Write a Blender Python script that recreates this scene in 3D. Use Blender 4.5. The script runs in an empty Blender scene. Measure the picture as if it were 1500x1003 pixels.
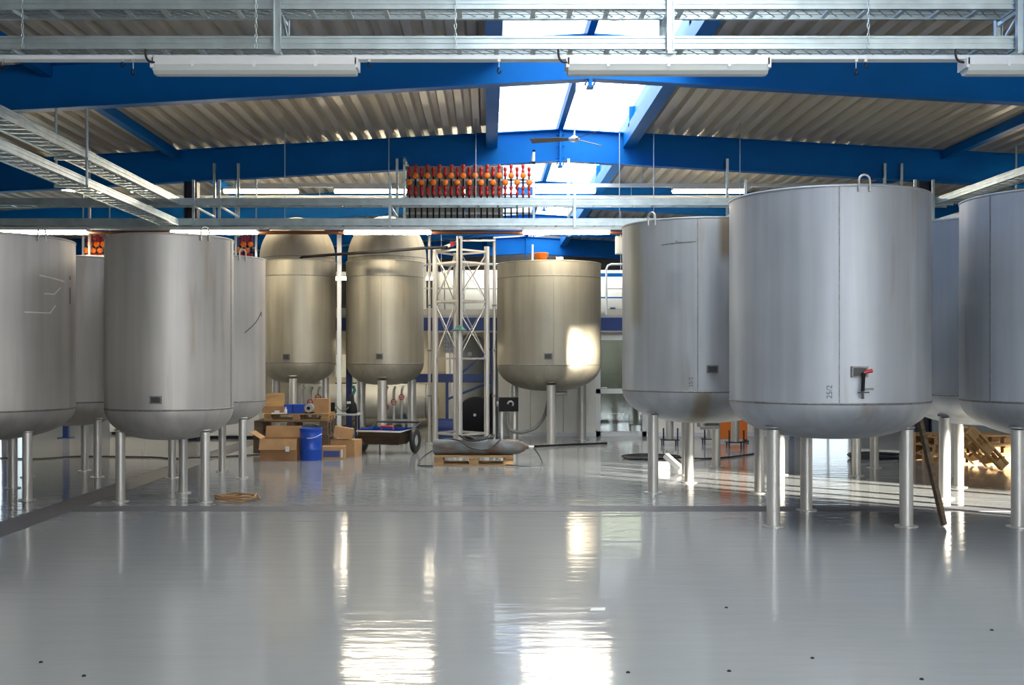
import bpy, math, random
from mathutils import Vector, Matrix
random.seed(7)
S = bpy.context.scene
COL = S.collection
# ------------------------------------------------------------------ camera
F, U0, V0, EYE = 1600.0, 715.0, 525.0, 1.6
cam = bpy.data.cameras.new('camera'); camo = bpy.data.objects.new('camera', cam); COL.objects.link(camo)
camo.location = (0, 0, EYE); camo.rotation_euler = (math.pi/2, 0, 0)
cam.sensor_width = 36; cam.lens = F/1500*36
cam.shift_x = (750-U0)/1500; cam.shift_y = (V0-501.5)/1500
cam.clip_start = .1; cam.clip_end = 200
S.camera = camo
# ------------------------------------------------------------------ world, sun, daylight
W = bpy.data.worlds.new('sky'); S.world = W; W.use_nodes = True
W.node_tree.nodes['Background'].inputs[0].default_value = (.80, .90, 1, 1)
W.node_tree.nodes['Background'].inputs[1].default_value = 2.4
def lamp(name, kind, loc, direction, energy, color, **kw):
    d = bpy.data.lights.new(name, kind); d.energy = energy; d.color = color
    for k, v in kw.items(): setattr(d, k, v)
    o = bpy.data.objects.new(name, d); COL.objects.link(o); o.location = loc
    o.rotation_euler = Vector(direction).to_track_quat('-Z', 'Y').to_euler()
    return o
SUN_EL = math.radians(7)
lamp('sun', 'SUN', (30, -20, 12), (-.75*math.cos(SUN_EL), .66*math.cos(SUN_EL), -math.sin(SUN_EL)), 125, (1, .90, .74), angle=.034)
def area(name, loc, direction, sx, sy, energy, color):
    return lamp(name, 'AREA', loc, direction, energy, color, shape='RECTANGLE', size=sx, size_y=sy)
area('daylight_over_skylight', (1.4, 17, 7.4), (0, 0, -1), 2.5, 43, 1080, (.86, .94, 1))
area('daylight_front_windows', (5.2, -7.6, 2.9), (-.10, 1, .02), 11.6, 3.4, 1250, (.96, .97, 1))
area('daylight_left_windows', (-13.6, 28, 1.5), (1, 0, 0), 5.4, 2.5, 150, (.70, .88, 1))
S.view_settings.view_transform = 'Standard'; S.view_settings.look = 'None'
S.view_settings.gamma = 1; S.view_settings.use_curve_mapping = False
S.view_settings.exposure = 0.0
S.cycles.max_bounces = 8; S.cycles.diffuse_bounces = 4; S.cycles.glossy_bounces = 4
S.cycles.transparent_max_bounces = 12; S.cycles.sample_clamp_indirect = 6
S.cycles.caustics_reflective = False; S.cycles.caustics_refractive = False

# ------------------------------------------------------------------ helpers
def P(u, v, D): return Vector(((u-U0)*D/F, D, EYE-(v-V0)*D/F))
def PX(u, D): return (u-U0)*D/F
def PZ(v, D): return EYE-(v-V0)*D/F

class MB:
    def __init__(s): s.v = []; s.f = []; s.sm = []
    def add(s, vs, fs, smooth=False):
        o = len(s.v); s.v += [tuple(p) for p in vs]
        for f in fs: s.f.append([i+o for i in f]); s.sm.append(smooth)
        return s
    def box(s, a, b, M=None):
        x0, y0, z0 = [min(p, q) for p, q in zip(a, b)]; x1, y1, z1 = [max(p, q) for p, q in zip(a, b)]
        vs = [Vector(p) for p in ((x0,y0,z0),(x1,y0,z0),(x1,y1,z0),(x0,y1,z0),(x0,y0,z1),(x1,y0,z1),(x1,y1,z1),(x0,y1,z1))]
        if M: vs = [M @ p for p in vs]
        return s.add(vs, [(0,3,2,1),(4,5,6,7),(0,1,5,4),(1,2,6,5),(2,3,7,6),(3,0,4,7)])
    def cbox(s, c, d, M=None):
        return s.box([c[i]-d[i]/2 for i in range(3)], [c[i]+d[i]/2 for i in range(3)], M)
    def bar(s, a, b, w, h, up=(0,0,1)):
        a, b = Vector(a), Vector(b); t = (b-a).normalized(); up = Vector(up)
        if abs(t.dot(up)) > .99: up = Vector((0,1,0))
        sd = t.cross(up).normalized(); n = sd.cross(t)
        q = [(-w/2,-h/2),(w/2,-h/2),(w/2,h/2),(-w/2,h/2)]
        vs = [a+sd*x+n*y for x, y in q]+[b+sd*x+n*y for x, y in q]
        return s.add(vs, [(0,1,2,3),(7,6,5,4),(0,4,5,1),(1,5,6,2),(2,6,7,3),(3,7,4,0)])
    def tube(s, pts, r, n=10, closed=False, caps=True):
        pts = [Vector(p) for p in pts]; N = len(pts)
        rr = r if isinstance(r, (list, tuple)) else [r]*N
        ts = []
        for i in range(N):
            if closed: t = pts[(i+1) % N]-pts[i-1]
            else: t = pts[min(i+1, N-1)]-pts[max(i-1, 0)]
            ts.append(t.normalized())
        up = Vector((0,0,1)) if abs(ts[0].z) < .9 else Vector((1,0,0))
        nrm = ts[0].cross(up).normalized(); vs = []
        for i in range(N):
            nrm = (nrm-ts[i]*nrm.dot(ts[i])).normalized(); bn = ts[i].cross(nrm)
            for k in range(n):
                a = 2*math.pi*k/n; vs.append(pts[i]+(nrm*math.cos(a)+bn*math.sin(a))*rr[i])
        fs = []
        for i in range(N if closed else N-1):
            j = (i+1) % N
            for k in range(n):
                l = (k+1) % n; fs.append((i*n+k, i*n+l, j*n+l, j*n+k))
        s.add(vs, fs, True)
        if caps and not closed:
            s.add(vs[:n], [tuple(range(n))[::-1]]); s.add(vs[-n:], [tuple(range(n))])
        return s
    def cyl(s, a, b, r, n=16): return s.tube([a, b], r, n)
    def lathe(s, prof, n=48, c=(0,0,0), a0=0, a1=2*math.pi, smooth=True):
        full = abs(a1-a0-2*math.pi) < 1e-6; m = n if full else n+1; vs = []
        for r, z in prof:
            for k in range(m):
                a = a0+(a1-a0)*k/n; vs.append((c[0]+r*math.cos(a), c[1]+r*math.sin(a), c[2]+z))
        fs = []
        for i in range(len(prof)-1):
            for k in range(n):
                l = (k+1) % m
                fs.append((i*m+k, i*m+l, (i+1)*m+l, (i+1)*m+k))
        return s.add(vs, fs, smooth)
    def mesh(s, name):
        me = bpy.data.meshes.new(name); me.from_pydata(s.v, [], s.f)
        me.polygons.foreach_set('use_smooth', s.sm); me.update()
        return me
    def build(s, name, m, parent=None, loc=None, sharp=None):
        me = s.mesh(name); me.materials.append(m)
        if sharp: me.set_sharp_from_angle(angle=math.radians(sharp))
        return put(name, me, parent, loc)
def put(name, me, parent=None, loc=None):
    o = bpy.data.objects.new(name, me); COL.objects.link(o)
    if parent: o.parent = parent
    if loc is not None: o.location = loc
    return o
def tag(o, label=None, cat=None, group=None, kind=None):
    if label: o['label'] = label
    if cat: o['category'] = cat
    if group: o['group'] = group
    if kind: o['kind'] = kind
    return o
def thing(name, label, cat, loc=(0,0,0), rz=0, group=None):
    o = bpy.data.objects.new(name, None); COL.objects.link(o); o.location = loc; o.rotation_euler.z = rz
    o.empty_display_size = .1
    return tag(o, label, cat, group)
def copy_tree(o, parent=None):
    c = o.copy(); COL.objects.link(c); c.parent = parent
    for ch in o.children: copy_tree(ch, c)
    return c
def catenary(a, b, sag, n=12):
    a, b = Vector(a), Vector(b)
    return [a.lerp(b, i/n)-Vector((0,0,sag*4*(i/n)*(1-i/n))) for i in range(n+1)]
def spline(pts, n=6):
    pts = [Vector(p) for p in pts]; out = []
    for i in range(len(pts)-1):
        p0, p1, p2, p3 = pts[max(i-1,0)], pts[i], pts[i+1], pts[min(i+2,len(pts)-1)]
        for k in range(n):
            t = k/n
            out.append(.5*((2*p1)+(p2-p0)*t+(2*p0-5*p1+4*p2-p3)*t*t+(3*p1-p0-3*p2+p3)*t**3))
    return out+[pts[-1]]

# ------------------------------------------------------------------ materials
def mat(name, col, rough=.5, metal=0, var=0, scale=(6,6,6), bump=0, bscale=40, spec=.5, col2=None, coat=0):
    m = bpy.data.materials.new(name); m.use_nodes = True; nt = m.node_tree; b = nt.nodes['Principled BSDF']
    b.inputs['Base Color'].default_value = (*col, 1); b.inputs['Roughness'].default_value = rough
    b.inputs['Metallic'].default_value = metal; b.inputs['Specular IOR Level'].default_value = spec
    if coat: b.inputs['Coat Weight'].default_value = coat; b.inputs['Coat Roughness'].default_value = .08
    if var or bump or col2:
        tc = nt.nodes.new('ShaderNodeTexCoord'); oi = nt.nodes.new('ShaderNodeObjectInfo')
        mp = nt.nodes.new('ShaderNodeMapping'); mp.inputs['Scale'].default_value = scale
        ml = nt.nodes.new('ShaderNodeMath'); ml.operation = 'MULTIPLY'; ml.inputs[1].default_value = 57
        nt.links.new(oi.outputs['Random'], ml.inputs[0]); nt.links.new(ml.outputs[0], mp.inputs['Location'])
        nt.links.new(tc.outputs['Object'], mp.inputs['Vector'])
    if var or col2:
        nz = nt.nodes.new('ShaderNodeTexNoise'); nz.inputs['Scale'].default_value = 1; nz.inputs['Detail'].default_value = 5
        nt.links.new(mp.outputs[0], nz.inputs['Vector'])
        cr = nt.nodes.new('ShaderNodeValToRGB'); e = cr.color_ramp.elements
        c2 = col2 or tuple(min(1, c*(1+var)) for c in col); c1 = col if col2 else tuple(c*(1-var) for c in col)
        e[0].position = .34; e[0].color = (*c1, 1); e[1].position = .66; e[1].color = (*c2, 1)
        nt.links.new(nz.outputs['Fac'], cr.inputs[0]); nt.links.new(cr.outputs[0], b.inputs['Base Color'])
    if bump:
        n2 = nt.nodes.new('ShaderNodeTexNoise'); n2.inputs['Scale'].default_value = bscale; n2.inputs['Detail'].default_value = 3
        nt.links.new(tc.outputs['Object'], n2.inputs['Vector'])
        bp = nt.nodes.new('ShaderNodeBump'); bp.inputs['Strength'].default_value = bump; bp.inputs['Distance'].default_value = .01
        nt.links.new(n2.outputs['Fac'], bp.inputs['Height']); nt.links.new(bp.outputs[0], b.inputs['Normal'])
    return m
def emit(name, col, strength):
    m = bpy.data.materials.new(name); m.use_nodes = True; b = m.node_tree.nodes['Principled BSDF']
    b.inputs['Base Color'].default_value = (.9,.9,.9,1); b.inputs['Emission Color'].default_value = (*col, 1)
    b.inputs['Emission Strength'].default_value = strength
    return m
def thin_glass(name, col, transp, gloss_rough=.05, translucent=0):
    m = bpy.data.materials.new(name); m.use_nodes = True; nt = m.node_tree; nt.nodes.remove(nt.nodes['Principled BSDF'])
    out = nt.nodes['Material Output']; t = nt.nodes.new('ShaderNodeBsdfTransparent'); t.inputs[0].default_value = (*col, 1)
    g = nt.nodes.new('ShaderNodeBsdfTranslucent' if translucent else 'ShaderNodeBsdfGlossy'); g.inputs[0].default_value = (.9,.93,.95,1)
    if not translucent: g.inputs['Roughness'].default_value = gloss_rough
    mx = nt.nodes.new('ShaderNodeMixShader'); mx.inputs[0].default_value = 1-transp
    nt.links.new(t.outputs[0], mx.inputs[1]); nt.links.new(g.outputs[0], mx.inputs[2]); nt.links.new(mx.outputs[0], out.inputs[0])
    return m

def steel_mat(name, base, rough, metal, warm, seed, stains=()):
    """pickled stainless sheet: faint vertical streaks, cloudy oxide patches, some brown runs"""
    m = bpy.data.materials.new(name); m.use_nodes = True; nt = m.node_tree; N = nt.nodes; L = nt.links
    b = N['Principled BSDF']; b.inputs['Metallic'].default_value = metal
    tc = N.new('ShaderNodeTexCoord'); oi = N.new('ShaderNodeObjectInfo')
    ml = N.new('ShaderNodeMath'); ml.operation = 'MULTIPLY'; ml.inputs[1].default_value = 91+seed; L.new(oi.outputs['Random'], ml.inputs[0])
    def noise(scale, detail=4):
        mp = N.new('ShaderNodeMapping'); mp.inputs['Scale'].default_value = scale
        L.new(ml.outputs[0], mp.inputs['Location']); L.new(tc.outputs['Object'], mp.inputs['Vector'])
        nz = N.new('ShaderNodeTexNoise'); nz.inputs['Scale'].default_value = 1; nz.inputs['Detail'].default_value = detail
        L.new(mp.outputs[0], nz.inputs['Vector']); return nz
    st = noise((7, 7, .35)); cl = noise((1.3, 1.3, 1.1), 6); br = noise((4.5, 4.5, .55), 3); fine = noise((18, 18, 18), 4)
    def ramp(src, p0, c0, p1, c1):
        r = N.new('ShaderNodeValToRGB'); e = r.color_ramp.elements
        e[0].position, e[1].position = p0, p1; e[0].color = (*c0, 1); e[1].color = (*c1, 1); L.new(src.outputs['Fac'], r.inputs[0]); return r
    def mul(a, bq, fac=1):
        x = N.new('ShaderNodeMix'); x.data_type = 'RGBA'; x.blend_type = 'MULTIPLY'; x.inputs[0].default_value = fac
        L.new(a.outputs[0] if a.bl_idname != 'ShaderNodeMix' else a.outputs[2], x.inputs[6])
        L.new(bq.outputs[0] if bq.bl_idname != 'ShaderNodeMix' else bq.outputs[2], x.inputs[7]); return x
    r1 = ramp(st, .3, tuple(c*.88 for c in base), .7, tuple(min(1, c*1.1) for c in base))
    r2 = ramp(cl, .32, (.86,.86,.87), .68, (1,1,1))
    r3 = ramp(br, .62, (1,1,1), .80, warm)
    c = mul(mul(r1, r2), r3)
    if stains:                     # brown rust runs at fixed places on the sheet
        sx = N.new('ShaderNodeSeparateXYZ'); L.new(tc.outputs['Object'], sx.inputs[0])
        def mth(op, a, bb):
            n = N.new('ShaderNodeMath'); n.operation = op; n.use_clamp = op in ('SUBTRACT_C',)
            for i, q in enumerate((a, bb)):
                if q is None: continue
                if isinstance(q, (int, float)): n.inputs[i].default_value = q
                else: L.new(q, n.inputs[i])
            return n.outputs[0]
        def mrange(v, a, bb, o0, o1):
            n = N.new('ShaderNodeMapRange'); n.interpolation_type = 'SMOOTHSTEP'
            for i, q in enumerate((a, bb, o0, o1)): n.inputs[i+1].default_value = q
            L.new(v, n.inputs[0]); return n.outputs[0]
        for (x0, w_, z0, z1, amt, colr) in stains:
            wob = mth('MULTIPLY_ADD', fine.outputs['Fac'], .05)
            dx = mth('ABSOLUTE', mth('SUBTRACT', mth('ADD', sx.outputs[0], mth('MULTIPLY', cl.outputs['Fac'], .12)), x0+.06), None)
            k = mth('MULTIPLY', mrange(dx, w_*.2, w_, 1, 0), mth('MULTIPLY', mrange(sx.outputs[2], z0-.12, z0+.1, 0, 1), mrange(sx.outputs[2], z1-.05, z1+.05, 1, 0)))
            k = mth('MULTIPLY', mth('MULTIPLY', k, mrange(sx.outputs[1], -.1, 0, 1, 0)), amt)
            x = N.new('ShaderNodeMix'); x.data_type = 'RGBA'; x.blend_type = 'MULTIPLY'; L.new(k, x.inputs[0]); L.new(c.outputs[2], x.inputs[6]); x.inputs[7].default_value = (*colr, 1)
            c = x
    L.new(c.outputs[2], b.inputs['Base Color'])
    rr = N.new('ShaderNodeMapRange'); rr.inputs[3].default_value = rough-.06; rr.inputs[4].default_value = rough+.09
    L.new(cl.outputs['Fac'], rr.inputs[0]); L.new(rr.outputs[0], b.inputs['Roughness'])
    bp = N.new('ShaderNodeBump'); bp.inputs['Strength'].default_value = .12; bp.inputs['Distance'].default_value = .02
    L.new(cl.outputs['Fac'], bp.inputs['Height']); L.new(bp.outputs[0], b.inputs['Normal'])
    return m

M = {}
M['steel'] = steel_mat('pickled_steel_cool_light', (.435,.455,.49), .50, .55, (.80,.70,.58), 0)  # bluish tint: cool daylight on the right-hand tanks put into the colour
M['steel_grey'] = steel_mat('pickled_steel_warm_light', (.50,.475,.45), .48, .55, (.80,.70,.58), 3)  # same steel with the warm lamp light painted in, left-hand tanks
M['steel_rust'] = steel_mat('rust_streaked_steel', (.44,.455,.475), .50, .55, (.80,.70,.58), 5, [(.10,.11,2.75,3.22,.9,(.62,.46,.28)), (-.14,.16,.80,1.22,.85,(.60,.47,.30)), (-.86,.09,2.0,3.2,.7,(.75,.66,.45)), (-.45,.12,2.2,2.6,.5,(.7,.7,.72))])
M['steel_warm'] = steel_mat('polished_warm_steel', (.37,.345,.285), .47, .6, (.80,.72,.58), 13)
M['leg_steel'] = mat('leg_steel', (.52,.50,.475), .42, .55, .10, (9,9,1))
M['dull'] = steel_mat('dull_warm_steel', (.42,.38,.30), .62, .25, (.85,.78,.66), 29)
M['weld'] = mat('weld_bead', (.20,.195,.19), .5, .5, .25, (30,30,30))
M['galv'] = mat('galvanised_steel', (.52,.60,.63), .38, .75, .12, (5,5,5))
M['galv_dark'] = mat('zinc_wire', (.36,.40,.41), .45, .7)
M['blue'] = mat('blue_beam_paint', (.0004,.125,.42), .5, 0, .05, (2,2,2), spec=.12)
M['navy'] = mat('navy_paint', (.012,.035,.17), .4)
M['darkcol'] = mat('dark_column_paint', (.012,.014,.03), .5)
M['deck'] = mat('roof_deck_sheet', (.56,.51,.42), .38, .2, .08, (1,.15,1))
M['white'] = mat('white_panel', (.88,.87,.82), .45, 0, .04, (2,2,2))
M['white_rail'] = mat('white_plastic', (.74,.76,.78), .4)
M['fixture'] = mat('fixture_housing', (.72,.72,.72), .45)
M['diffuser_off'] = mat('unlit_diffuser', (.60,.62,.60), .25)
M['diffuser_on'] = emit('lit_diffuser', (1,.87,.63), 78)
M['lamp_small'] = emit('work_lamp_glow', (.9,.93,1), 10)
M['black'] = mat('black_rubber', (.015,.015,.017), .5)
M['blackpaint'] = mat('black_paint', (.010,.010,.012), .6, spec=.2)
M['orange'] = mat('orange_plastic', (1,.22,.015), .4)
M['red'] = mat('red_plastic', (.50,.015,.015), .4)
M['bluepl'] = mat('blue_plastic', (.01,.07,.45), .35, 0, .12, (5,5,5))
M['card'] = mat('cardboard', (.42,.24,.11), .8, 0, .10, (6,6,6))
M['card_shade'] = mat('shaded_cardboard', (.33,.17,.075), .8, 0, .10, (6,6,6))  # darker copy of the cardboard: shade on the box sides painted in
M['wood'] = mat('pallet_wood', (.34,.20,.09), .75, 0, .3, (3,30,30))
M['wood_light'] = mat('light_pine', (.55,.34,.14), .7, 0, .22, (3,30,30))
M['wood_old'] = mat('old_pallet_wood', (.12,.08,.05), .8, 0, .3, (3,30,30))
M['paper'] = mat('paper', (.66,.66,.66), .7)
M['channel'] = mat('drain_channel_grating', (.10,.10,.115), .7, 0, .08, (8,8,8))
M['copper'] = mat('copper_brown_pipe', (.16,.055,.025), .4, .3)
M['hose_brown'] = mat('brown_hose', (.30,.15,.05), .45)
M['hose_grey'] = mat('grey_hose', (.16,.16,.15), .45)
M['hose_dark'] = mat('dark_hose', (.03,.04,.05), .45)
M['cylgrey'] = mat('rusty_gas_cylinder_paint', (.19,.23,.25), .6, .1, 0, (4,9,9), col2=(.13,.085,.065))
M['greybody'] = mat('grey_machine_paint', (.40,.41,.40), .5, 0, .06, (3,3,3))
M['beige'] = mat('beige_panel', (.52,.48,.40), .55, 0, .06, (3,3,3))
M['teal'] = mat('teal_plastic', (.01,.11,.09), .4)
M['nameplate'] = mat('nameplate_metal', (.045,.047,.05), .5, .2)
M['chalk'] = mat('chalk_white', (.75,.75,.73), .8)
M['pencil'] = mat('pencil_grey', (.10,.10,.11), .7)
M['glass'] = thin_glass('clear_pane', (.93,.97,.97), .90)
M['dimmed'] = thin_glass('sun_dimming_pane', (.5,.5,.48), .8, translucent=1)  # low-transmission pane added to weaken the sun patch on the tank
M['doorglass'] = thin_glass('tinted_pane', (.50,.56,.55), .86)
M['vault'] = thin_glass('polycarbonate_vault', (.92,.96,1), .55, translucent=1)
M['wall'] = mat('wall_cladding', (.50,.50,.47), .6, 0, .05, (1,1,1))
M['wall_dark'] = mat('dark_end_wall', (.09,.08,.075), .7, 0, .1, (1,1,1))
M['dark_room'] = mat('office_wall', (.35,.38,.36), .6)
M['backing'] = mat('grey_backing_sheet', (.24,.22,.19), .5, .2, .15, (4,4,1))
M['offcut'] = mat('grey_white_pvc', (.38,.38,.40), .5)
M['orange_tarp'] = mat('orange_sheet', (.80,.20,.02), .5)

# floor: light grey poured resin, glossy, faintly wavy from the trowel
def floor_mat():
    m = bpy.data.materials.new('grey_resin_floor'); m.use_nodes = True; nt = m.node_tree; N = nt.nodes; L = nt.links
    b = N['Principled BSDF']; tc = N.new('ShaderNodeTexCoord')
    def noise(scale, detail=3):
        mp = N.new('ShaderNodeMapping'); mp.inputs['Scale'].default_value = scale; L.new(tc.outputs['Object'], mp.inputs[0])
        nz = N.new('ShaderNodeTexNoise'); nz.inputs['Scale'].default_value = 1; nz.inputs['Detail'].default_value = detail
        L.new(mp.outputs[0], nz.inputs['Vector']); return nz
    a = noise((.35,.35,.35), 5)
    r = N.new('ShaderNodeValToRGB'); e = r.color_ramp.elements
    e[0].position = .3; e[0].color = (.262,.272,.284,1); e[1].position = .7; e[1].color = (.300,.310,.322,1)
    L.new(a.outputs['Fac'], r.inputs[0]); L.new(r.outputs[0], b.inputs['Base Color'])
    w = noise((1.6, 6.5, 1), 3); w2 = noise((9, 22, 1), 2)
    ad = N.new('ShaderNodeMath'); ad.operation = 'MULTIPLY_ADD'; ad.inputs[1].default_value = .12
    L.new(w2.outputs['Fac'], ad.inputs[0]); L.new(w.outputs['Fac'], ad.inputs[2])
    bp = N.new('ShaderNodeBump'); bp.inputs['Strength'].default_value = .40; bp.inputs['Distance'].default_value = .008
    L.new(ad.outputs[0], bp.inputs['Height']); L.new(bp.outputs[0], b.inputs['Normal'])
    b.inputs['Roughness'].default_value = .09; b.inputs['Specular IOR Level'].default_value = .28
    return m
M['floor'] = floor_mat()

# ------------------------------------------------------------------ the hall
XL, XR, XC, YF, YB = -13.0, 15.8, 1.4, -7.0, 41.0
def zb(x): return 5.42-.055*abs(x-XC)          # underside of the roof beams
BD = .62
def zd(x): return zb(x)+BD                      # top of beams = underside of deck
fl = MB().box((XL-.3, YF-.3, -.2), (XR+.3, YB+.3, 0)).build('floor', M['floor']); tag(fl, kind='structure')
# drain channels set into the floor
MB().box((-4.77, 1.5, -.01), (-4.36, 21.5, .003)).build('drain_channel', M['channel'], fl)
MB().box((-4.36, 11.44, -.01), (12, 11.82, .003)).build('drain_channel', M['channel'], fl)

def wall_x(name, x0, x1, holes):
    b = MB(); top = 6.2; ys = sorted({YF, YB, *[h[0] for h in holes], *[h[1] for h in holes]})
    for a, c in zip(ys, ys[1:]):
        zs = sorted([(h[2], h[3]) for h in holes if h[0] <= a and h[1] >= c]); z = 0
        for p, q in zs:
            if p > z: b.box((x0, a, z), (x1, c, p))
            z = q
        if z < top: b.box((x0, a, z), (x1, c, top))
    return tag(b.build(name, M['wall']), kind='structure')
def wall_y(name, y0, y1, holes):
    b = MB(); top = 7; xs = sorted({XL-.3, XR+.3, *[h[0] for h in holes], *[h[1] for h in holes]})
    for a, c in zip(xs, xs[1:]):
        zs = sorted([(h[2], h[3]) for h in holes if h[0] <= a and h[1] >= c]); z = 0
        for p, q in zs:
            if p > z: b.box((a, y0, z), (c, y1, p))
            z = q
        if z < top: b.box((a, y0, z), (c, y1, top))
    return tag(b.build(name, M['wall']), kind='structure')
LW = [(25.2, 30.8, .08, 2.7)]
RW = [(1.7, 4.7, .05, 2.35), (6.9, 8.5, 3.75, 4.3), (8.3, 11.3, .05, 1.5)]
FW = [(-.7, 11.1, 1.1, 4.5)]
BW = [(-11.0, -9.6, .05, 2.9), (12.0, 13.6, .05, 2.9)]
wall_x('wall_left', XL-.3, XL, LW); wall_x('wall_right', XR, XR+.3, RW)
wall_y('wall_front', YF-.3, YF, FW); wall_y('wall_back', YB, YB+.3, BW)
tag(MB().box((-.5, -10.8, 0), (16.5, -10.5, 6.5)).build('wall_sun_block', M['wall']), kind='structure')   # added unseen wall that keeps the sun off the front windows
MB().box((XL, YB-.06, 3.5), (XR, YB-.005, 6.9)).build('upper_cladding', M['wall_dark'], bpy.data.objects['wall_back'])
def window(i, axis, pos, a, b, z0, z1, n, mrows=1, gm='glass'):
    w = bpy.data.objects.new('window_%d' % i, None); COL.objects.link(w); tag(w, kind='structure')
    def pt(p, z, d=0): return (pos+d, p, z) if axis == 'x' else (p, pos+d, z)
    fr = MB()
    for k in range(n+1):
        p = a+(b-a)*k/n; fr.bar(pt(p, z0), pt(p, z1), .07, .07)
    for k in range(mrows+1):
        z = z0+(z1-z0)*k/mrows; fr.bar(pt(a, z), pt(b, z), .07, .07)
    fr.build('window_frame', M['white_rail'], w)
    for k in range(n):
        p, q = a+(b-a)*k/n+.035, a+(b-a)*(k+1)/n-.035
        MB().add([pt(p, z0), pt(q, z0), pt(q, z1), pt(p, z1)], [(0,1,2,3)]).build('pane', M[gm], w)
window(2, 'x', XL-.15, *LW[0], 6, 2); window(3, 'x', XR+.15, *RW[0], 5, 1); window(8, 'x', XR+.15, *RW[2], 3, 1); window(4, 'x', XR+.15, *RW[1], 2, 1, 'dimmed')
window(5, 'y', YF-.15, *FW[0], 8, 2); window(6, 'y', YB+.15, *BW[0], 2, 3); window(7, 'y', YB+.15, *BW[1], 2, 3)

# roof: trapezoidal deck sheets laid along the hall
ce = bpy.data.objects.new('ceiling', None); COL.objects.link(ce); tag(ce, kind='structure')
def deck_mesh():
    prof = []; p = .28
    for k in range(4):
        x = k*p; prof += [(x, .0), (x+.12, .0), (x+.155, .095), (x+.245, .095)]
    prof.append((4*p, .0)); y0, y1 = YF, YB
    vs = []; fs = []
    for x, z in prof: vs += [(x, y0, z), (x, y1, z)]
    n = len(prof)
    for i in range(n-1): fs.append((2*i, 2*i+2, 2*i+3, 2*i+1))
    b = MB().add(vs, fs); b.add([(v[0], v[1], v[2]+.02) for v in vs], [f[::-1] for f in fs]); return b.mesh('deck_sheet')
dm = deck_mesh(); dm.materials.append(M['deck']); ang = math.atan(.055)
for sgn in (-1, 1):
    for k in range(12):
        o = put('deck_sheet', dm, ce)
        d0 = 1.40+k*1.12
        if sgn > 0: o.location = (XC+d0, 0, zd(XC+d0)+.005); o.rotation_euler.y = ang
        else: o.location = (XC-d0-1.12, 0, zd(XC-d0-1.12)+.005); o.rotation_euler.y = -ang
# skylight: blue upstands and a polycarbonate barrel vault on thin arched bars
SKX0, SKX1, SKY0 = XC-1.33, XC+1.33, YF
w1 = bpy.data.objects.new('window_1', None); COL.objects.link(w1); tag(w1, kind='structure')
zs = zd(XC-1.33)
for sx, lab in ((SKX0, 'blue skylight upstand beam on the side of the valve rack'), (SKX1, 'blue skylight upstand beam on the side of the leaning plank')):
    g = bpy.data.objects.new('skylight_curb', None); COL.objects.link(g); g.parent = w1; g.location = (sx, 0, zs)
    MB().box((-.11, SKY0, -.28), (.11, YB, .02)).build('edge_beam', M['blue'], g)
    MB().box((-.02, SKY0, .02), (.02, YB, .34)).build('upstand', M['blue'], g)
    for k in range(7):
        MB().cbox((-.06 if sx > XC else .06, 2.2+6.2*k-.45+.0, .14), (.10, .16, .36)).build('stub_post', M['blue'], g)
NA = 14
def arc(t, lift=0):
    a = math.pi*(1-t); return (XC-1.31*math.cos(math.pi*t), zs+.36+.62*math.sin(math.pi*t)**.9+lift)
NP = 46; pl = (YB-SKY0)/NP
vs = []; fs = []
for i in range(NA+1):
    x, z = arc(i/NA); vs += [(x, .02, z), (x, pl-.02, z)]
for i in range(NA): fs.append((2*i, 2*i+2, 2*i+3, 2*i+1))
pane_me = MB().add(vs, fs, True).mesh('pane'); pane_me.materials.append(M['vault'])
rib_me = MB().tube([(arc(i/NA)[0], 0, arc(i/NA)[1]-.02) for i in range(NA+1)], .022, 6).mesh('glazing_bar'); rib_me.materials.append(M['galv'])
for k in range(NP):
    put('pane', pane_me, w1, (0, SKY0+k*pl, 0)); put('glazing_bar', rib_me, w1, (0, SKY0+k*pl, 0))
# skylight opener frames
for k, (uo, Y) in enumerate(((-.9, 17.2), (.0, 17.6), (-.9, 11.0), (.1, 11.0))):
    b = MB().bar((XC+uo, Y, zs+.55), (XC+uo+.10, Y, zs+.30), .03, .03).bar((XC+uo+.10, Y, zs+.30), (XC+uo+.25, Y, zs+.30), .03, .03).bar((XC+uo+.25, Y, zs+.30), (XC+uo+.5, Y+.2, zs+.72), .03, .03)
    b.build('opener_arm', M['white_rail'], w1)

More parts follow.
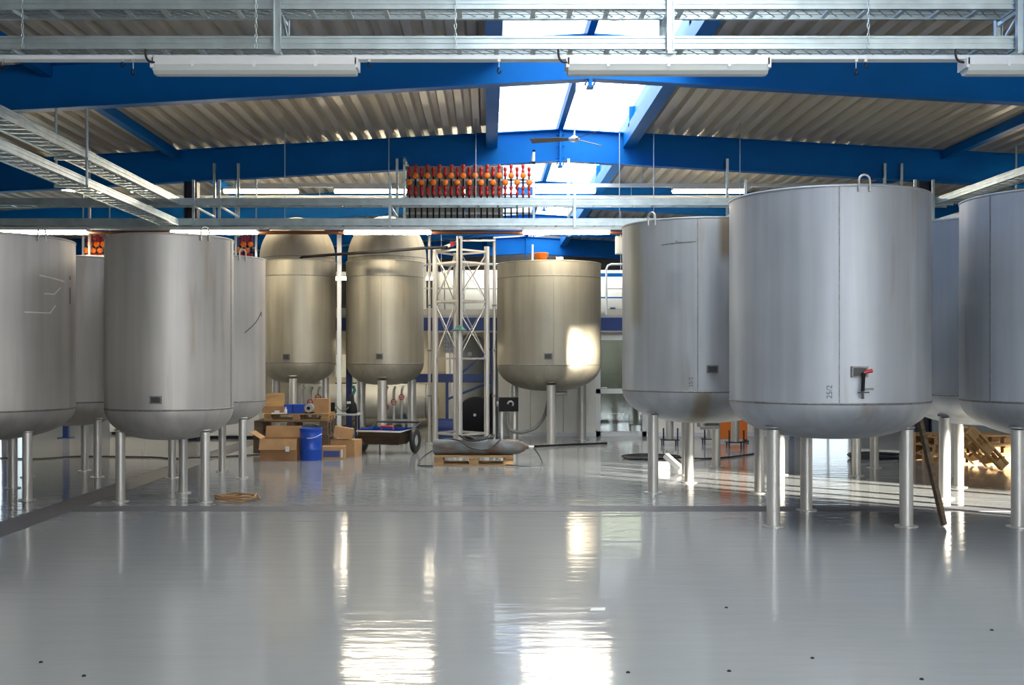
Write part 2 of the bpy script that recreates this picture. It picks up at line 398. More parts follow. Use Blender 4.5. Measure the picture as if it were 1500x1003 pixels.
# roof beams (I sections, two sloping halves bolted at the ridge)
BY = [15.0, 21.2, 27.4, 33.6, 39.8]
BL = ['blue steel roof beam nearest the unlit white light fittings',
      'blue steel roof beam behind the ceiling fan, above the red and orange valve rack',
      'blue steel roof beam just beyond the valve rack',
      'blue steel roof beam over the mezzanine tanks', 'blue steel roof beam against the far end wall']
bw_, bt_, bb_, sp_ = {}, {}, {}, None
for i, Y in enumerate(BY):
    g = thing('roof_beam', BL[i], 'beam', (XC, Y, 0))
    for sg in (-1, 1):
        xe = (XL if sg < 0 else XR)-XC
        if i == 0 or sg not in bw_:
            z0, z1 = zb(XC), zb(XC+xe)
            web = MB().add([(0,-.008,z0),(xe,-.008,z1),(xe,-.008,z1+BD),(0,-.008,z0+BD),(0,.008,z0),(xe,.008,z1),(xe,.008,z1+BD),(0,.008,z0+BD)],
                           [(0,1,2,3),(7,6,5,4),(0,4,5,1),(3,2,6,7)])
            bw_[sg] = web.mesh('web')
            bb_[sg] = MB().bar((0,0,z0+.01), (xe,0,z1+.01), .20, .02).mesh('bottom_flange')
            bt_[sg] = MB().bar((0,0,z0+BD-.01), (xe,0,z1+BD-.01), .20, .02).mesh('top_flange')
            for me in (bw_[sg], bb_[sg], bt_[sg]): me.materials.append(M['blue'])
        put('web', bw_[sg], g); put('bottom_flange', bb_[sg], g); put('top_flange', bt_[sg], g)
    if sp_ is None:
        z = zb(XC); sp = MB().box((-.02,-.10,z-.10), (.02,.10,z+BD)).box((-.045,-.10,z-.11),(.045,.10,z-.085))
        for zz in (z-.04, z+.06, z+.30, z+.52):
            for sx in (-.06, .06):
                for sy in (-.06, .06): sp.tube([(sx-.012, sy, zz), (sx+.012, sy, zz)], .018, 6)
        sp_ = sp.mesh('ridge_splice_plate'); sp_.materials.append(M['blue'])
    put('ridge_splice_plate', sp_, g)
# purlins along the hall
for px, lab in ((-6.05, 'slim blue roof purlin over the small grey tanks'), (8.85, 'slim blue roof purlin over the tanks beside the leaning plank')):
    tag(MB().box((px-.07, YF, zd(px)-.17), (px+.07, YB, zd(px)-.01)).build('roof_purlin', M['blue']), lab, 'beam')
tag(MB().box((XC-.05, SKY0, zd(XC)-.02), (XC+.05, YB, zd(XC)+.16)).build('ridge_purlin', M['blue']), 'blue ridge purlin running down the middle of the skylight', 'beam')
# dark columns under the second beam
for cx, lab in ((-5.75, 'dark steel column behind the small grey tanks'), (8.45, 'dark steel column behind the tank with the red clamp')):
    g = thing('steel_column', lab, 'column', (cx, 21.2, 0))
    h = zb(cx)
    MB().box((-.11,-.012,.02), (.11,.012,h)).build('web', M['darkcol'], g)
    MB().box((-.125,-.11,.02), (-.10,.11,h)).build('flange', M['darkcol'], g); MB().box((.10,-.11,.02), (.125,.11,h)).build('flange', M['darkcol'], g)
    MB().box((-.2,-.2,0), (.2,.2,.02)).build('base_plate', M['darkcol'], g)

# ------------------------------------------------------------------ tanks
def dish_prof(r, h, n=16):
    out = []
    for i in range(n+1):
        q = math.sin(math.pi/2*i/n); out.append((r*q, -h*(1-q**2.7)**(1/1.9)))
    return out
def dish_z(r, h, rho): return -h*(1-(rho/r)**2.7)**(1/1.9)
def tank(label, X, Y, r, zt, zw, h, rot=0, mtl='steel', seam=None, plate=None, band=None, lugs=(), flange=True, group=None, leg_r=.062, foot=True, outlet=None):
    g = thing('storage_tank', label, 'tank', (X, Y, 0), 0, group); m = M[mtl]
    MB().lathe([(r-.012, zt-.03), (r-.012, zt), (r, zt), (r, zw)], 72).build('shell', m, g, sharp=40)
    MB().lathe([(r-.005, zt), (r+.006, zt-.004), (r+.006, zt-.02), (r-.001, zt-.024)], 72).build('rim', m, g)
    MB().lathe([(.001, zt-.02), (r*.6, zt-.022), (r-.012, zt-.03)], 48).build('lid', m, g)
    d = MB().lathe([(p, zw+q) for p, q in dish_prof(r, h)], 72).build('bottom_dish', m, g)
    MB().lathe([(r, zw+.008), (r+.006, zw+.003), (r+.006, zw-.004), (r-.002, zw-.012)], 72).build('weld_seam', M['weld'], d)
    s = bpy.data.objects
    shell = g.children[0]
    def onwall(a, z, out=0): return Vector(((r+out)*math.sin(a), -(r+out)*math.cos(a), z))   # a = 0 faces the camera side
    if seam is not None:
        b = MB()
        b.bar(onwall(seam, zw, 0), onwall(seam, zt-.02 if band is None else band, 0), .010, .008, (math.cos(seam), math.sin(seam), 0))
        b.build('vertical_weld', M['weld'], shell)
    if band is not None:
        MB().lathe([(r-.001, band+.01), (r+.005, band+.006), (r+.005, band-.006), (r-.001, band-.01)], 72).build('band_seam', M['weld'], shell)
    rl = .77*r
    for k in range(3):
        a = rot+k*2*math.pi/3; x, y = rl*math.sin(a), -rl*math.cos(a)
        ztop = zw+dish_z(r, h, min(.999*r, rl-leg_r))+.02
        lg = MB().cyl((x, y, .008), (x, y, ztop), leg_r, 20).build('leg', M['leg_steel'], g)
        MB().cyl((x, y, 0), (x, y, .012), leg_r*1.75, 24).build('foot_plate', M['leg_steel'], lg)
        MB().lathe([(leg_r*1.25, 0), (leg_r*1.25, .012), (leg_r, .016)], 20, (x, y, zw+dish_z(r, h, min(.999*r, rl+leg_r*.6))-.012)).build('leg_collar', m, lg)
    if plate is not None:
        a, z, w_, h_ = plate
        R = Matrix.Translation(onwall(a, z, .012)) @ Matrix.Rotation(a, 4, 'Z')
        pb = MB().box((-w_/2,-.012,-h_/2), (w_/2,.02,h_/2), R).build('nameplate_bracket', M['weld'], g)
        MB().box((-w_*.38,-.018,-h_*.36), (w_*.38,-.010,h_*.36), R).build('nameplate', M['nameplate'], pb)
    for a in lugs:
        b = MB(); t = Vector((math.cos(a), math.sin(a), 0)); c = onwall(a, zt, .015); pts = [c-t*.05-Vector((0,0,.07)), c-t*.05+Vector((0,0,.03))]
        for q in range(7):
            an = math.pi*(1-q/6); pts.append(c+t*.05*math.cos(an)+Vector((0,0,.03+.05*math.sin(an))))
        pts.append(c+t*.05-Vector((0,0,.07))); b.tube(pts, .010, 8).build('lifting_lug', M['leg_steel'], g)
    if outlet:
        MB().cyl((0, -.03, zw-h-.05), (0, -.03, zw-h+.03), .05, 16).cyl((0,-.03,zw-h-.05), (outlet,-.03,zw-h-.05), .04, 14).build('outlet_pipe', M['leg_steel'], g)
    return g, onwall, shell
pi = math.pi; LEGS2 = pi/3     # two legs toward the camera side
tr, trw, trs = tank('big grey steel tank with a red-tipped clamp hanging from its nameplate', 3.35, 10.77, .95, 3.17, 1.19, .37, LEGS2, seam=-.197, plate=(-.015, 1.48, .15, .10), lugs=(.03,), outlet=None)
te, *_ = tank('bluish grey steel tank beyond the leaning plank, next to the tank with the clamp', 5.66, 10.73, .95, 3.17, 1.19, .37, LEGS2, seam=-1.2)
tm, tmw, tms = tank('grey steel tank with a brown rust run and dents below its rim', 2.60, 13.38, .95, 3.22, 1.22, .40, LEGS2, 'steel_rust', seam=-.223, plate=(-.05, 1.48, .13, .09), lugs=(-.806,), outlet=.22)
tf, *_ = tank('pale blue-grey tank behind the leaning plank with strongly sunlit legs', 5.86, 12.87, .95, 3.17, 1.19, .37, LEGS2)
tn, *_ = tank('grey tank hidden behind the rust-streaked tank, legs beside the black cables', 3.37, 15.40, .97, 3.0, 1.19, .37, LEGS2)
tg, *_ = tank('grey tank standing hidden behind the tank with sunlit legs', 5.65, 15.25, .95, 3.0, 1.19, .37, LEGS2)
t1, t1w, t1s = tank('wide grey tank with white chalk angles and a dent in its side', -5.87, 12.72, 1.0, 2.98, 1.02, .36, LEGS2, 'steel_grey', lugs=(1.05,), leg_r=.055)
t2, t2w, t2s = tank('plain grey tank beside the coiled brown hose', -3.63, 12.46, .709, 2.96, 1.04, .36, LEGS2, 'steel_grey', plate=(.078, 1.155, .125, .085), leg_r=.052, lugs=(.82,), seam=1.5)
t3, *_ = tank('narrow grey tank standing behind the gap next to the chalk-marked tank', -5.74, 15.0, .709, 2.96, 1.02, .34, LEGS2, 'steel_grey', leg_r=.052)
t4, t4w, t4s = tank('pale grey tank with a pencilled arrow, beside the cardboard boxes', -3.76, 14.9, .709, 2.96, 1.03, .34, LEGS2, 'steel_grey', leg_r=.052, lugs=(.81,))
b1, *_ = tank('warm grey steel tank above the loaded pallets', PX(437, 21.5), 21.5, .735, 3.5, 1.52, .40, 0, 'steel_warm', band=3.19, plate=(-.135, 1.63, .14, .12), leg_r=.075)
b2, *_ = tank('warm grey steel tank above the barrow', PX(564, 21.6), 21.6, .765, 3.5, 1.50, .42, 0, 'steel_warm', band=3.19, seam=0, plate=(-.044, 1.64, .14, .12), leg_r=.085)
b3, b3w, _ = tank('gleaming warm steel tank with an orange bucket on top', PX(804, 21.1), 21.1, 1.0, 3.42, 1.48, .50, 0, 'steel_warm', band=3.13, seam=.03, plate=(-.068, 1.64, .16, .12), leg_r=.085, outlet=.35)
# chalk angles and dent on the wide tank (parts of its shell)
def strip(wall, parent, name, m, pts, w_=.012):
    b = MB()
    for (a0, z0), (a1, z1) in zip(pts, pts[1:]):
        n = max(1, int(abs(a1-a0)/.04)+1)
        for k in range(n):
            p, q = k/n, (k+1)/n; am = a0+(a1-a0)*(p+q)/2
            b.bar(wall(a0+(a1-a0)*p, z0+(z1-z0)*p, .002), wall(a0+(a1-a0)*q, z0+(z1-z0)*q, .002), w_, .005, (math.sin(am), -math.cos(am), 0))
    b.build(name, m, parent)
def t1a(u): return math.asin(max(-1, min(1, ((u-U0)*11.85/F+5.87)/1.0)))
def t1z(v): return PZ(v, 11.9)
for pl_ in ([(38,400),(56,406)], [(42,427),(50,427),(54,416)], [(24,456),(47,456),(51,444)], [(88,411),(102,413)]):
    strip(t1w, t1s, 'chalk_mark', M['chalk'], [(t1a(u), t1z(v)) for u, v in pl_], .014)
for pl_ in ([(72,396),(75,402)], [(76,414),(73,430),(64,440)]):
    strip(t1w, t1s, 'scratch', M['pencil'], [(t1a(u), t1z(v)) for u, v in pl_], .012)
def t4a(u): return math.asin(max(-.98, min(.98, ((u-U0)*14.5/F+3.76)/.709)))
strip(t4w, t4s, 'pencil_arrow', M['pencil'], [(t4a(u), PZ(v, 14.4)) for u, v in ((360,487),(372,471),(383,455),(386,462))], .012)
# dents and brown run on the rust-streaked tank
def tma(u): return math.asin(max(-1, min(1, ((u-U0)*12.6/F-2.60)/.95)))
for pl_ in ([(970,357),(990,355),(1002,355),(1016,354)], [(988,352),(995,356)], [(1054,356),(1064,354),(1074,355)]):
    strip(tmw, tms, 'dent_crease', M['weld'], [(tma(u), PZ(v, 12.5)) for u, v in pl_], .010)
# hand-written date marks, reading upward
def writing(parent, wall, a, z, txt, size):
    cu = bpy.data.curves.new('handwriting', 'FONT'); cu.body = txt; cu.size = size; cu.extrude = .0008
    o = bpy.data.objects.new('handwriting', cu); COL.objects.link(o)
    dg = bpy.context.evaluated_depsgraph_get(); me = bpy.data.meshes.new_from_object(o.evaluated_get(dg))
    bpy.data.objects.remove(o)
    me.transform(Matrix.Shear('XZ', 4, (.25, 0)) if False else Matrix.Identity(4))
    me.materials.clear(); me.materials.append(M['pencil'])
    n = put('handwriting', me, parent)
    n.matrix_local = Matrix.Translation(wall(a, z, .002)) @ Matrix.Rotation(a, 4, 'Z') @ Matrix.Rotation(pi/2, 4, 'X') @ Matrix.Rotation(pi/2, 4, 'Z')
writing(trs, trw, math.asin(((1219-U0)*9.85/F-3.35)/.95), PZ(584, 9.85), '25/2', .07)
writing(tms, tmw, math.asin(((1014-U0)*12.5/F-2.60)/.95), PZ(567, 12.45), '25/2', .065)
# clamp on the nameplate of the big tank
ca = .01; cp = trw(ca, 1.47, .03)
cl = thing('hand_clamp', 'black-handled clamp with red tip hung on the tank nameplate', 'clamp', tr.location+cp, ca)
MB().tube([(.0,-.02,.0),(-.012,-.03,-.16)], .016, 10).build('handle', M['blackpaint'], cl)
MB().tube([(0,-.02,.0),(.03,-.02,.012),(.075,-.02,.022)], [.012,.016,.018], 10).build('red_tip', M['red'], cl)
MB().bar((-.05,-.02,-.175),(.05,-.02,-.172), .012, .012).bar((-.012,-.02,-.16),(-.008,-.02,-.23), .02, .014).build('jaw', M['nameplate'], cl)
MB().bar((.0,-.02,-.145),(.085,-.02,-.142), .02, .02).build('slide_bar', M['weld'], cl)

# tall domed tanks on the mezzanine
def domed(label, X, Y, r, z0, zs_, zt):
    g = thing('domed_tank', label, 'tank', (X, Y, z0))
    MB().lathe([(r, 0), (r, zs_-z0)], 64).build('shell', M['dull'], g)
    MB().lathe([(r*math.cos(a), zs_-z0+(zt-zs_)*math.sin(a)) for a in [pi/2*i/14 for i in range(15)]], 64).build('domed_top', M['dull'], g)
    MB().lathe([(r+.02, 0), (r+.02, .06), (r, .07)], 48).build('skirt', M['galv'], g)
    MB().lathe([(r, zs_-z0+.01),(r+.008, zs_-z0),(r, zs_-z0-.01)], 64).build('weld_seam', M['weld'], g)
domed('tall domed warm grey tank looming behind the tank above the pallets', PX(436, 24.2), 24.2, .83, 2.5, 3.80, 4.72)
domed('tall domed warm grey tank looming behind the tank above the barrow', PX(567, 24.2), 24.2, .87, 2.5, 3.80, 4.75)

# ------------------------------------------------------------------ mezzanine
MY = 22.5
mz = bpy.data.objects.new('floor_mezzanine', None); COL.objects.link(mz); mz.location = (0, MY, 0); tag(mz, kind='structure')
MB().box((-6.4, 0, 2.44), (6.4, 8, 2.5)).build('deck', M['greybody'], mz)
MB().box((-6.4, -.06, 2.17), (6.4, .0, 2.44)).build('edge_beam', M['navy'], mz)
MB().box((-6.4, -.10, 2.14), (6.4, .06, 2.17)).build('edge_flange', M['greybody'], mz)
for x in (-6.2, -2.87, .10, 6.25): MB().box((x-.06, .02, 0), (x+.06, .14, 2.17)).build('post', M['navy'], mz)
def railing(label, x0, x1, Y, m, n):
    g = thing('railing', label, 'railing', (x0, Y, 2.5)); L_ = x1-x0
    MB().tube([(0,0,0), (0,0,.95), (.03,0,1.02), (.1,0,1.05), (L_,0,1.05)], .022, 8).build('top_rail', m, g)
    MB().tube([(0,0,.55), (L_,0,.55)], .018, 8).build('mid_rail', m, g)
    MB().box((0,-.01,.0), (L_,.01,.12)).build('toe_board', M['beige'], g)
    for k in range(1, n+1): MB().cyl((L_*k/n, 0, 0), (L_*k/n, 0, 1.05), .02, 8).build('post', m, g)
railing('white tubular railing on the mezzanine beside the gleaming tank', PX(889, MY), 6.2, MY+.1, M['white_rail'], 4)
railing('pale tubular railing on the mezzanine behind the pipe mast', -1.35, .35, MY+.1, M['galv'], 2)
# white horizontal vessels on the mezzanine
def hvessel(label, x0, x1, Y, zc, r, m, name='horizontal_tank', saddle=True):
    g = thing(name, label, 'tank', ((x0+x1)/2, Y, zc-r-(.12 if saddle else 0))); c = r+(.12 if saddle else 0); hl = (x1-x0)/2
    prof = [(.001, -hl-.22), (r*.5, -hl-.19), (r*.85, -hl-.09), (r, -hl), (r, hl), (r*.85, hl+.09), (r*.5, hl+.19), (.001, hl+.22)]
    b = MB().lathe(prof, 40); b.v = [(p[2], p[1], p[0]+c) for p in b.v]; b.build('body', m, g)
    for x in (-hl*.6, hl*.6): MB().box((x-.06,-r*.7,0), (x+.06,r*.7,c-r*.6)).build('saddle', M['navy'], g)
    for x in (-hl*.95, 0, hl*.95):
        b = MB().lathe([(r+.006,-.012),(r+.006,.012)], 40); b.v = [(p[2]+x, p[1], p[0]+c) for p in b.v]; b.build('strap', M['weld'], g)
hvessel('white horizontal vessel on the mezzanine behind the pipe mast', -1.05, .9, 25.6, 3.15, .52, M['white'])
hvessel('white horizontal vessel on the mezzanine behind the white railing', 2.3, 5.2, 25.6, 3.15, .52, M['white'])
# shelf frame of blue tube behind the railing
fr = thing('storage_stand', 'blue tubular stand on the mezzanine behind the railing', 'stand', (3.0, 24.2, 2.5))
for x in (-.6, .25, 1.2): MB().cyl((x,0,0), (x,0,1.0), .03, 8).build('post', M['blue'], fr)
MB().bar((-.6,0,.95), (1.2,0,.95), .06, .08).build('top_bar', M['blue'], fr); MB().bar((-.6,0,.45), (1.2,0,.45), .03, .03).build('mid_bar', M['blue'], fr)

# office wall below the mezzanine: separate sandwich panels, a glazed door
wo = bpy.data.objects.new('wall_office', None); COL.objects.link(wo); wo.location = (0, MY, 0); tag(wo, kind='structure')
DX0, DX1 = PX(873, MY), PX(947, MY)
def panels(x0, x1, z0, z1, n, y=0.02):
    for k in range(n):
        a = x0+(x1-x0)*k/n; b = x0+(x1-x0)*(k+1)/n
        MB().box((a+.006, y, z0), (b-.006, y+.08, z1)).build('wall_panel', M['white'], wo)
panels(.20, DX0, .0, 2.14, 3); panels(DX1, 6.2, 0, 2.14, 4); panels(DX0, DX1, 2.08, 2.14, 1)
MB().box((.2, .10, 0), (6.2, .12, 2.14)).build('wall_core', M['greybody'], wo) if False else None
MB().box((.2,-.02,0), (DX0,.02,.08)).build('skirting', M['white_rail'], wo); MB().box((DX1,-.02,0), (6.2,.02,.08)).build('skirting', M['white_rail'], wo)
d1 = bpy.data.objects.new('door_1', None); COL.objects.link(d1); d1.location = (DX0, MY, 0); tag(d1, kind='structure')
dw = DX1-DX0
db = MB()
for x in (.04, dw-.04): db.box((x-.05,-.03,0), (x+.05,.07,2.08))
for z in (.06, .94, 2.04): db.box((0,-.03,z-.06), (dw,.07,z+.04))
db.build('door_frame', M['white_rail'], d1)
MB().box((.09,.015,.10), (dw-.09,.025,.88)).build('pane', M['doorglass'], d1); MB().box((.09,.015,.98), (dw-.09,.025,1.98)).build('pane', M['doorglass'], d1)
MB().tube([(.11,-.03,1.0),(.11,-.08,1.0),(.22,-.08,1.0)], .011, 8).build('door_handle', M['leg_steel'], d1)
# office interior
MB().box((.2, 4.2, 0), (6.2, 4.3, 2.4)).build('office_back_wall', M['dark_room'], wo)
MB().box((6.2, .1, 0), (6.3, 4.3, 2.4)).build('office_side_wall', M['dark_room'], wo); MB().box((.14, .1, 0), (.2, 4.3, 2.4)).build('office_side_wall', M['dark_room'], wo)
bx = thing('white_carton', 'small white carton standing inside the office behind the glazed door', 'box', (PX(903, 23.8), 23.8, 0))
MB().box((-.16,-.12,0), (.16,.12,.40)).build('body', M['paper'], bx); MB().box((-.10,-.125,.18), (.10,-.12,.27)).build('printed_band', M['red'], bx)
ol = thing('office_fill_lamp', 'added fill lamp inside the office behind the glazed door', 'lamp', (PX(907, 25.4), 25.4, 2.30))  # unseen lamp added to light up the office
MB().box((-.6,-.06,.06), (.6,.06,.13)).build('housing', M['fixture'], ol); MB().box((-.58,-.05,.02), (.58,.05,.06)).build('diffuser', M['diffuser_on'], ol)

# machinery in the open bay under the mezzanine
tag(MB().box((-6.4, 27.2, 0), (.14, 27.3, 2.44)).build('wall_bay', M['beige']), kind='structure')
bf = thing('brace_frame', 'navy braced steel frame under the mezzanine behind the pipe mast', 'frame', (0, 22.9, 0))
MB().box((-2.5,-.05,1.10), (.1,.05,1.28)).build('cross_beam', M['navy'], bf)
for x in (PX(655,22.9), PX(533,22.9)): MB().box((x-.03,-.03,0), (x+.03,.03,1.10)).build('post', M['navy'], bf)
MB().bar((-.85,0,.75), (.1,0,1.12), .05, .05).build('brace', M['navy'], bf); MB().bar((-.55,0,1.30), (.1,0,1.85), .05, .05).build('brace', M['navy'], bf)
hvessel('grey horizontal vessel on the floor of the machine bay', -4.3, -1.35, 25.2, .62, .40, M['greybody'])
pc = thing('machine_cabinet', 'pale machine cabinet with black slots in the bay under the mezzanine', 'cabinet', (-2.3, 26.6, 0))
MB().box((-1.8,-.3,0), (1.6,.3,1.85)).build('body', M['beige'], pc)
for x in (-1.1, -.4, .3): MB().box((x-.28,-.31,.95), (x+.28,-.30,1.02)).build('slot', M['blackpaint'], pc)
for x in (-1.1, -.4, .3): MB().box((x-.3,-.32,1.15), (x+.3,-.30,1.7)).build('door', M['white'], pc)
gv = thing('grey_vessel', 'upright pale grey vessel behind the braces under the mezzanine', 'tank', (PX(682, 24.3), 24.3, 0))
MB().lathe([(.44,.15),(.44,2.0),(.30,2.1),(.001,2.12)], 40).build('body', M['greybody'], gv); MB().lathe([(.46,0),(.46,.15)], 32).build('skirt', M['navy'], gv)
MB().cyl((.1,-.46,1.7), (.1,-.40,1.7), .05, 14).build('gauge', M['white_rail'], gv)
gc = thing('gridded_panel', 'white gridded panel behind the pipe mast', 'panel', (PX(659, 23.3), 23.3, 1.72))
MB().box((-.13,0,0), (.13,.04,.42)).build('board', M['white_rail'], gc)
for k in range(4): MB().box((-.13+.26*(k+.5)/4-.006,-.008,0), (-.13+.26*(k+.5)/4+.006,0,.42)).build('grid_bar', M['greybody'], gc)
for k in range(5): MB().box((-.13,-.008,.42*(k+.5)/5-.006), (.13,0,.42*(k+.5)/5+.006)).build('grid_bar', M['greybody'], gc)
MB().box((-.02,.0,-1.72), (.02,.04,0)).build('stand_post', M['leg_steel'], gc)
fw = thing('belt_guard', 'large round black belt guard of a machine behind the pipe mast', 'machine', (PX(697, 22.2), 22.2, 0))
b = MB().lathe([(.001,-.12),(.36,-.12),(.38,-.09),(.38,.09),(.36,.12),(.001,.12)], 40); b.v = [(p[0], p[2], p[1]+.45) for p in b.v]; b.build('round_guard', M['blackpaint'], fw)
MB().add([(-.3,-.1,.05),(.4,-.1,.05),(.4,-.1,.95),(.15,-.1,.8),(-.3,.1,.05),(.4,.1,.05),(.4,.1,.95),(.15,.1,.8)], [(0,1,2,3),(7,6,5,4),(0,4,5,1),(1,5,6,2),(2,6,7,3),(3,7,4,0)]).build('guard_plate', M['blackpaint'], fw)
MB().cyl((-.02,-.15,.46), (-.02,-.12,.46), .03, 12).build('hub_cap', M['leg_steel'], fw)
MB().box((-.75,-.15,0), (-.3,.15,.30)).tube([(-.78,0,.22),(-.38,0,.22)], .16, 20).build('motor', M['navy'], fw)

# ------------------------------------------------------------------ cable trays
def tray(label, a, b, w_, h_, step, group=None, mesh=True, side=None):
    """a, b: ends of the tray centre line at its underside"""
    a, b = Vector(a), Vector(b); t = (b-a).normalized(); n = Vector((t.y, -t.x, 0)); L_ = (b-a).length
    g = thing('cable_tray', label, 'cable tray', a, math.atan2(t.y, t.x), group)
    for s_ in (-1, 1):
        y = s_*w_/2; rl = MB()
        rl.box((0, y-.006, 0), (L_, y+.006, h_)).box((0, y-.016, h_-.016), (L_, y+.016, h_)).box((0, y-.016, 0), (L_, y+.016, .012)).box((0, y-s_*-.010-.004, h_*.45), (L_, y-s_*-.010+.004, h_*.52))
        rl.build('side_rail', M['galv'], g)
    rm = MB().box((-.018, -w_/2+.006, .004), (.018, w_/2-.006, .022)).mesh('rung'); rm.materials.append(M['galv'])
    k = 0
    while (k+.5)*step < L_ and k < 120:
        put('rung', rm, g, ((k+.5)*step, 0, 0)); k += 1
    if mesh:
        b_ = MB(); p = .05; r_ = .0035; nn = int(L_/.10)
        for q in range(3):
            y = -w_/2+w_*(q+1)/4; b_.box((0, y-.006, .022), (L_, y+.006, .026))
        for i in range(nn):
            x = i*.10
            for q in range(4):
                y0 = -w_/2+w_*q/4; y1 = y0+w_/4; xx = x+(.05 if q % 2 else 0)
                b_.bar((xx, y0, .024), (xx+.05, y1, .024), .008, .004)
        o = b_.build('mesh_base', M['galv_dark'], g); o['kind'] = 'stuff'
    return g
FY = 8.63
tray('lower galvanised cable tray carrying the unlit white light fittings', (-5.3, FY, 4.005), (4.35, FY, 4.005), .26, .10, .29, mesh=True)
tray('upper galvanised cable tray over the unlit white light fittings', (-5.3, FY, 4.315), (4.35, FY, 4.315), .26, .09, .29, mesh=True)
RY = 19.75
tray('lower galvanised cable tray carrying the lit fluorescent fittings, under the valve rack', (-12.6, RY, 3.985), (8.35, RY, 3.985), .28, .13, .35, mesh=False)
tray('upper galvanised cable tray crossing in front of the valve rack', (-12.6, RY, 4.35), (8.35, RY, 4.35), .28, .13, .35, mesh=False)
tray('lower side cable tray running along above the chalk-marked tank', (-5.72, 8.8, 3.985), (-5.72, 19.57, 3.985), .34, .11, .25)
tray('upper side cable tray running along above the chalk-marked tank', (-5.72, 8.8, 4.36), (-5.72, 19.57, 4.36), .34, .12, .25)
tray('lower side cable tray running along above the tank with sunlit legs', (8.2, 8.8, 3.985), (8.2, 19.57, 3.985), .34, .11, .25)
tray('upper side cable tray running along above the tank with sunlit legs', (8.2, 8.8, 4.36), (8.2, 19.57, 4.36), .34, .12, .25)
# tray hangers
def hanger_front(x, label, top):
    g = thing('tray_hanger', label, 'hanger', (x, FY, 3.98))
    for y in (-.175, .19):
        p = MB()
        p.box((-.028, y-.004, 0), (.028, y+.004, top-3.98)).box((-.028, y-.02, 0), (-.020, y+.02, top-3.98)).box((.020, y-.02, 0), (.028, y+.02, top-3.98))
        p.build('strut_post', M['galv'], g)
    for z in (.015, .325): MB().box((-.02, -.175, z-.03), (.02, .19, z-.001)).build('arm', M['galv'], g)
    MB().bar((.02, .19, .15), (.02, -.10, .30), .02, .02).build('brace', M['galv'], g)
hanger_front(-1.632, 'strut hanger of the front trays between two hanging chains', zd(-1.632))
hanger_front(1.41, 'strut hanger of the front trays below the skylight', zd(1.41)-.02)
hanger_front(4.12, 'strut hanger of the front trays at the tray end', zd(4.12))
def hanger_rear(x, label, top=5.42):
    x = x*21.05/(RY-.2); d = 21.05-RY
    g = thing('tray_hanger', label, 'hanger', (x, 21.05, 3.95))
    p = MB().box((-.024, -.004, 0), (.024, .004, top-3.95)).box((-.024, -.02, 0), (-.017, .02, top-3.95)).box((.017, -.02, 0), (.024, .02, top-3.95)); p.build('strut_post', M['galv'], g)
    for z in (.02, .385): MB().box((-.02, -d+.075, z-.02), (.02, -.02, z+.013)).build('arm', M['galv'], g)
    MB().box((-.022, -d-.21, .0), (.022, -d-.18, .85)).build('front_strut', M['galv'], g)
    MB().box((-.02, -d-.18, .365), (.02, -d+.075, .398)).build('arm', M['galv'], g)
    MB().box((-.024, .005, top-3.95-.12), (.024, .045, top-3.95-.02)).build('beam_clamp', M['galv'], g)
for x, lab in ((-1.63, 'rear tray strut hanger at the end of the valve rack near the domed tanks'), (1.44, 'rear tray strut hanger below the ceiling fan'), (4.28, 'rear tray strut hanger above the rust-streaked tank'),
               (-4.90, 'rear tray strut hanger beside the dark column, outer one of the pair'), (-4.47, 'rear tray strut hanger beside the dark column, inner one of the pair'),
               (7.10, 'rear tray strut hanger above the tank with the clamp, inner one of the pair'), (7.40, 'rear tray strut hanger above the tank with the clamp, outer one of the pair')):
    hanger_rear(x, lab, 5.45 if abs(x-XC) < 4 else 5.36)
def side_hanger(X, Y, label, ztop):
    g = thing('tray_hanger', label, 'hanger', (X, Y, 3.95))
    for x in (-.212, .212): MB().cyl((x,0,0), (x,0,ztop-3.95), .020, 8).build('drop_rod', M['galv'], g)
    for z in (.02, .395): MB().box((-.235,-.02,z-.02), (.235,.02,z+.012)).build('cross_arm', M['galv'], g)
side_hanger(-5.72, 15.0, 'twin rod hanger holding the side trays above the chalk-marked tank', zb(-5.72))
side_hanger(8.2, 15.0, 'twin rod hanger holding the side trays above the sunlit-leg tank', zb(8.2))
# drop rods to the rear trays
for u in (418, 570, 697, 907, 957, 1083):
    x = PX(u, RY+.1); top = zd(x) if (x < SKX0-.2 or x > SKX1+.2) else zs-.28
    tag(MB().cyl((x, RY+.05, 4.0), (x, RY+.05, top), .008, 6).build('drop_rod', M['galv']), 'thin steel drop rod holding the rear cable trays', 'rod', 'thin rods holding the rear cable trays')
# chains at the front
def chain(u, label):
    x = PX(u, 8.42); g = thing('chain', label, 'chain', (x, 8.42, 3.99)); n = 30; top = zd(x)-3.99
    lm = MB().tube([(.009*math.cos(a)*1.0, 0, .024*math.sin(a)) for a in [2*pi*i/8 for i in range(8)]], .004, 5, closed=True).mesh('chain_link'); lm.materials.append(M['galv'])
    n = int(.62/.038)
    for k in range(n):
        o = put('chain_link', lm, g, (0, 0, .02+k*.038)); o.rotation_euler.z = (k % 2)*pi/2
    MB().cyl((0,0,.02+n*.038-.02), (0,0,top), .004, 6).build('hanging_wire', M['galv'], g)
for u, lab in ((33, 'chain hanging near the side tray end of the front trays'), (375, 'chain hanging beside a front strut hanger'), (667, 'chain hanging at the front trays near the skylight edge'), (1272, 'chain hanging above the tank with the clamp')):
    chain(u, lab)
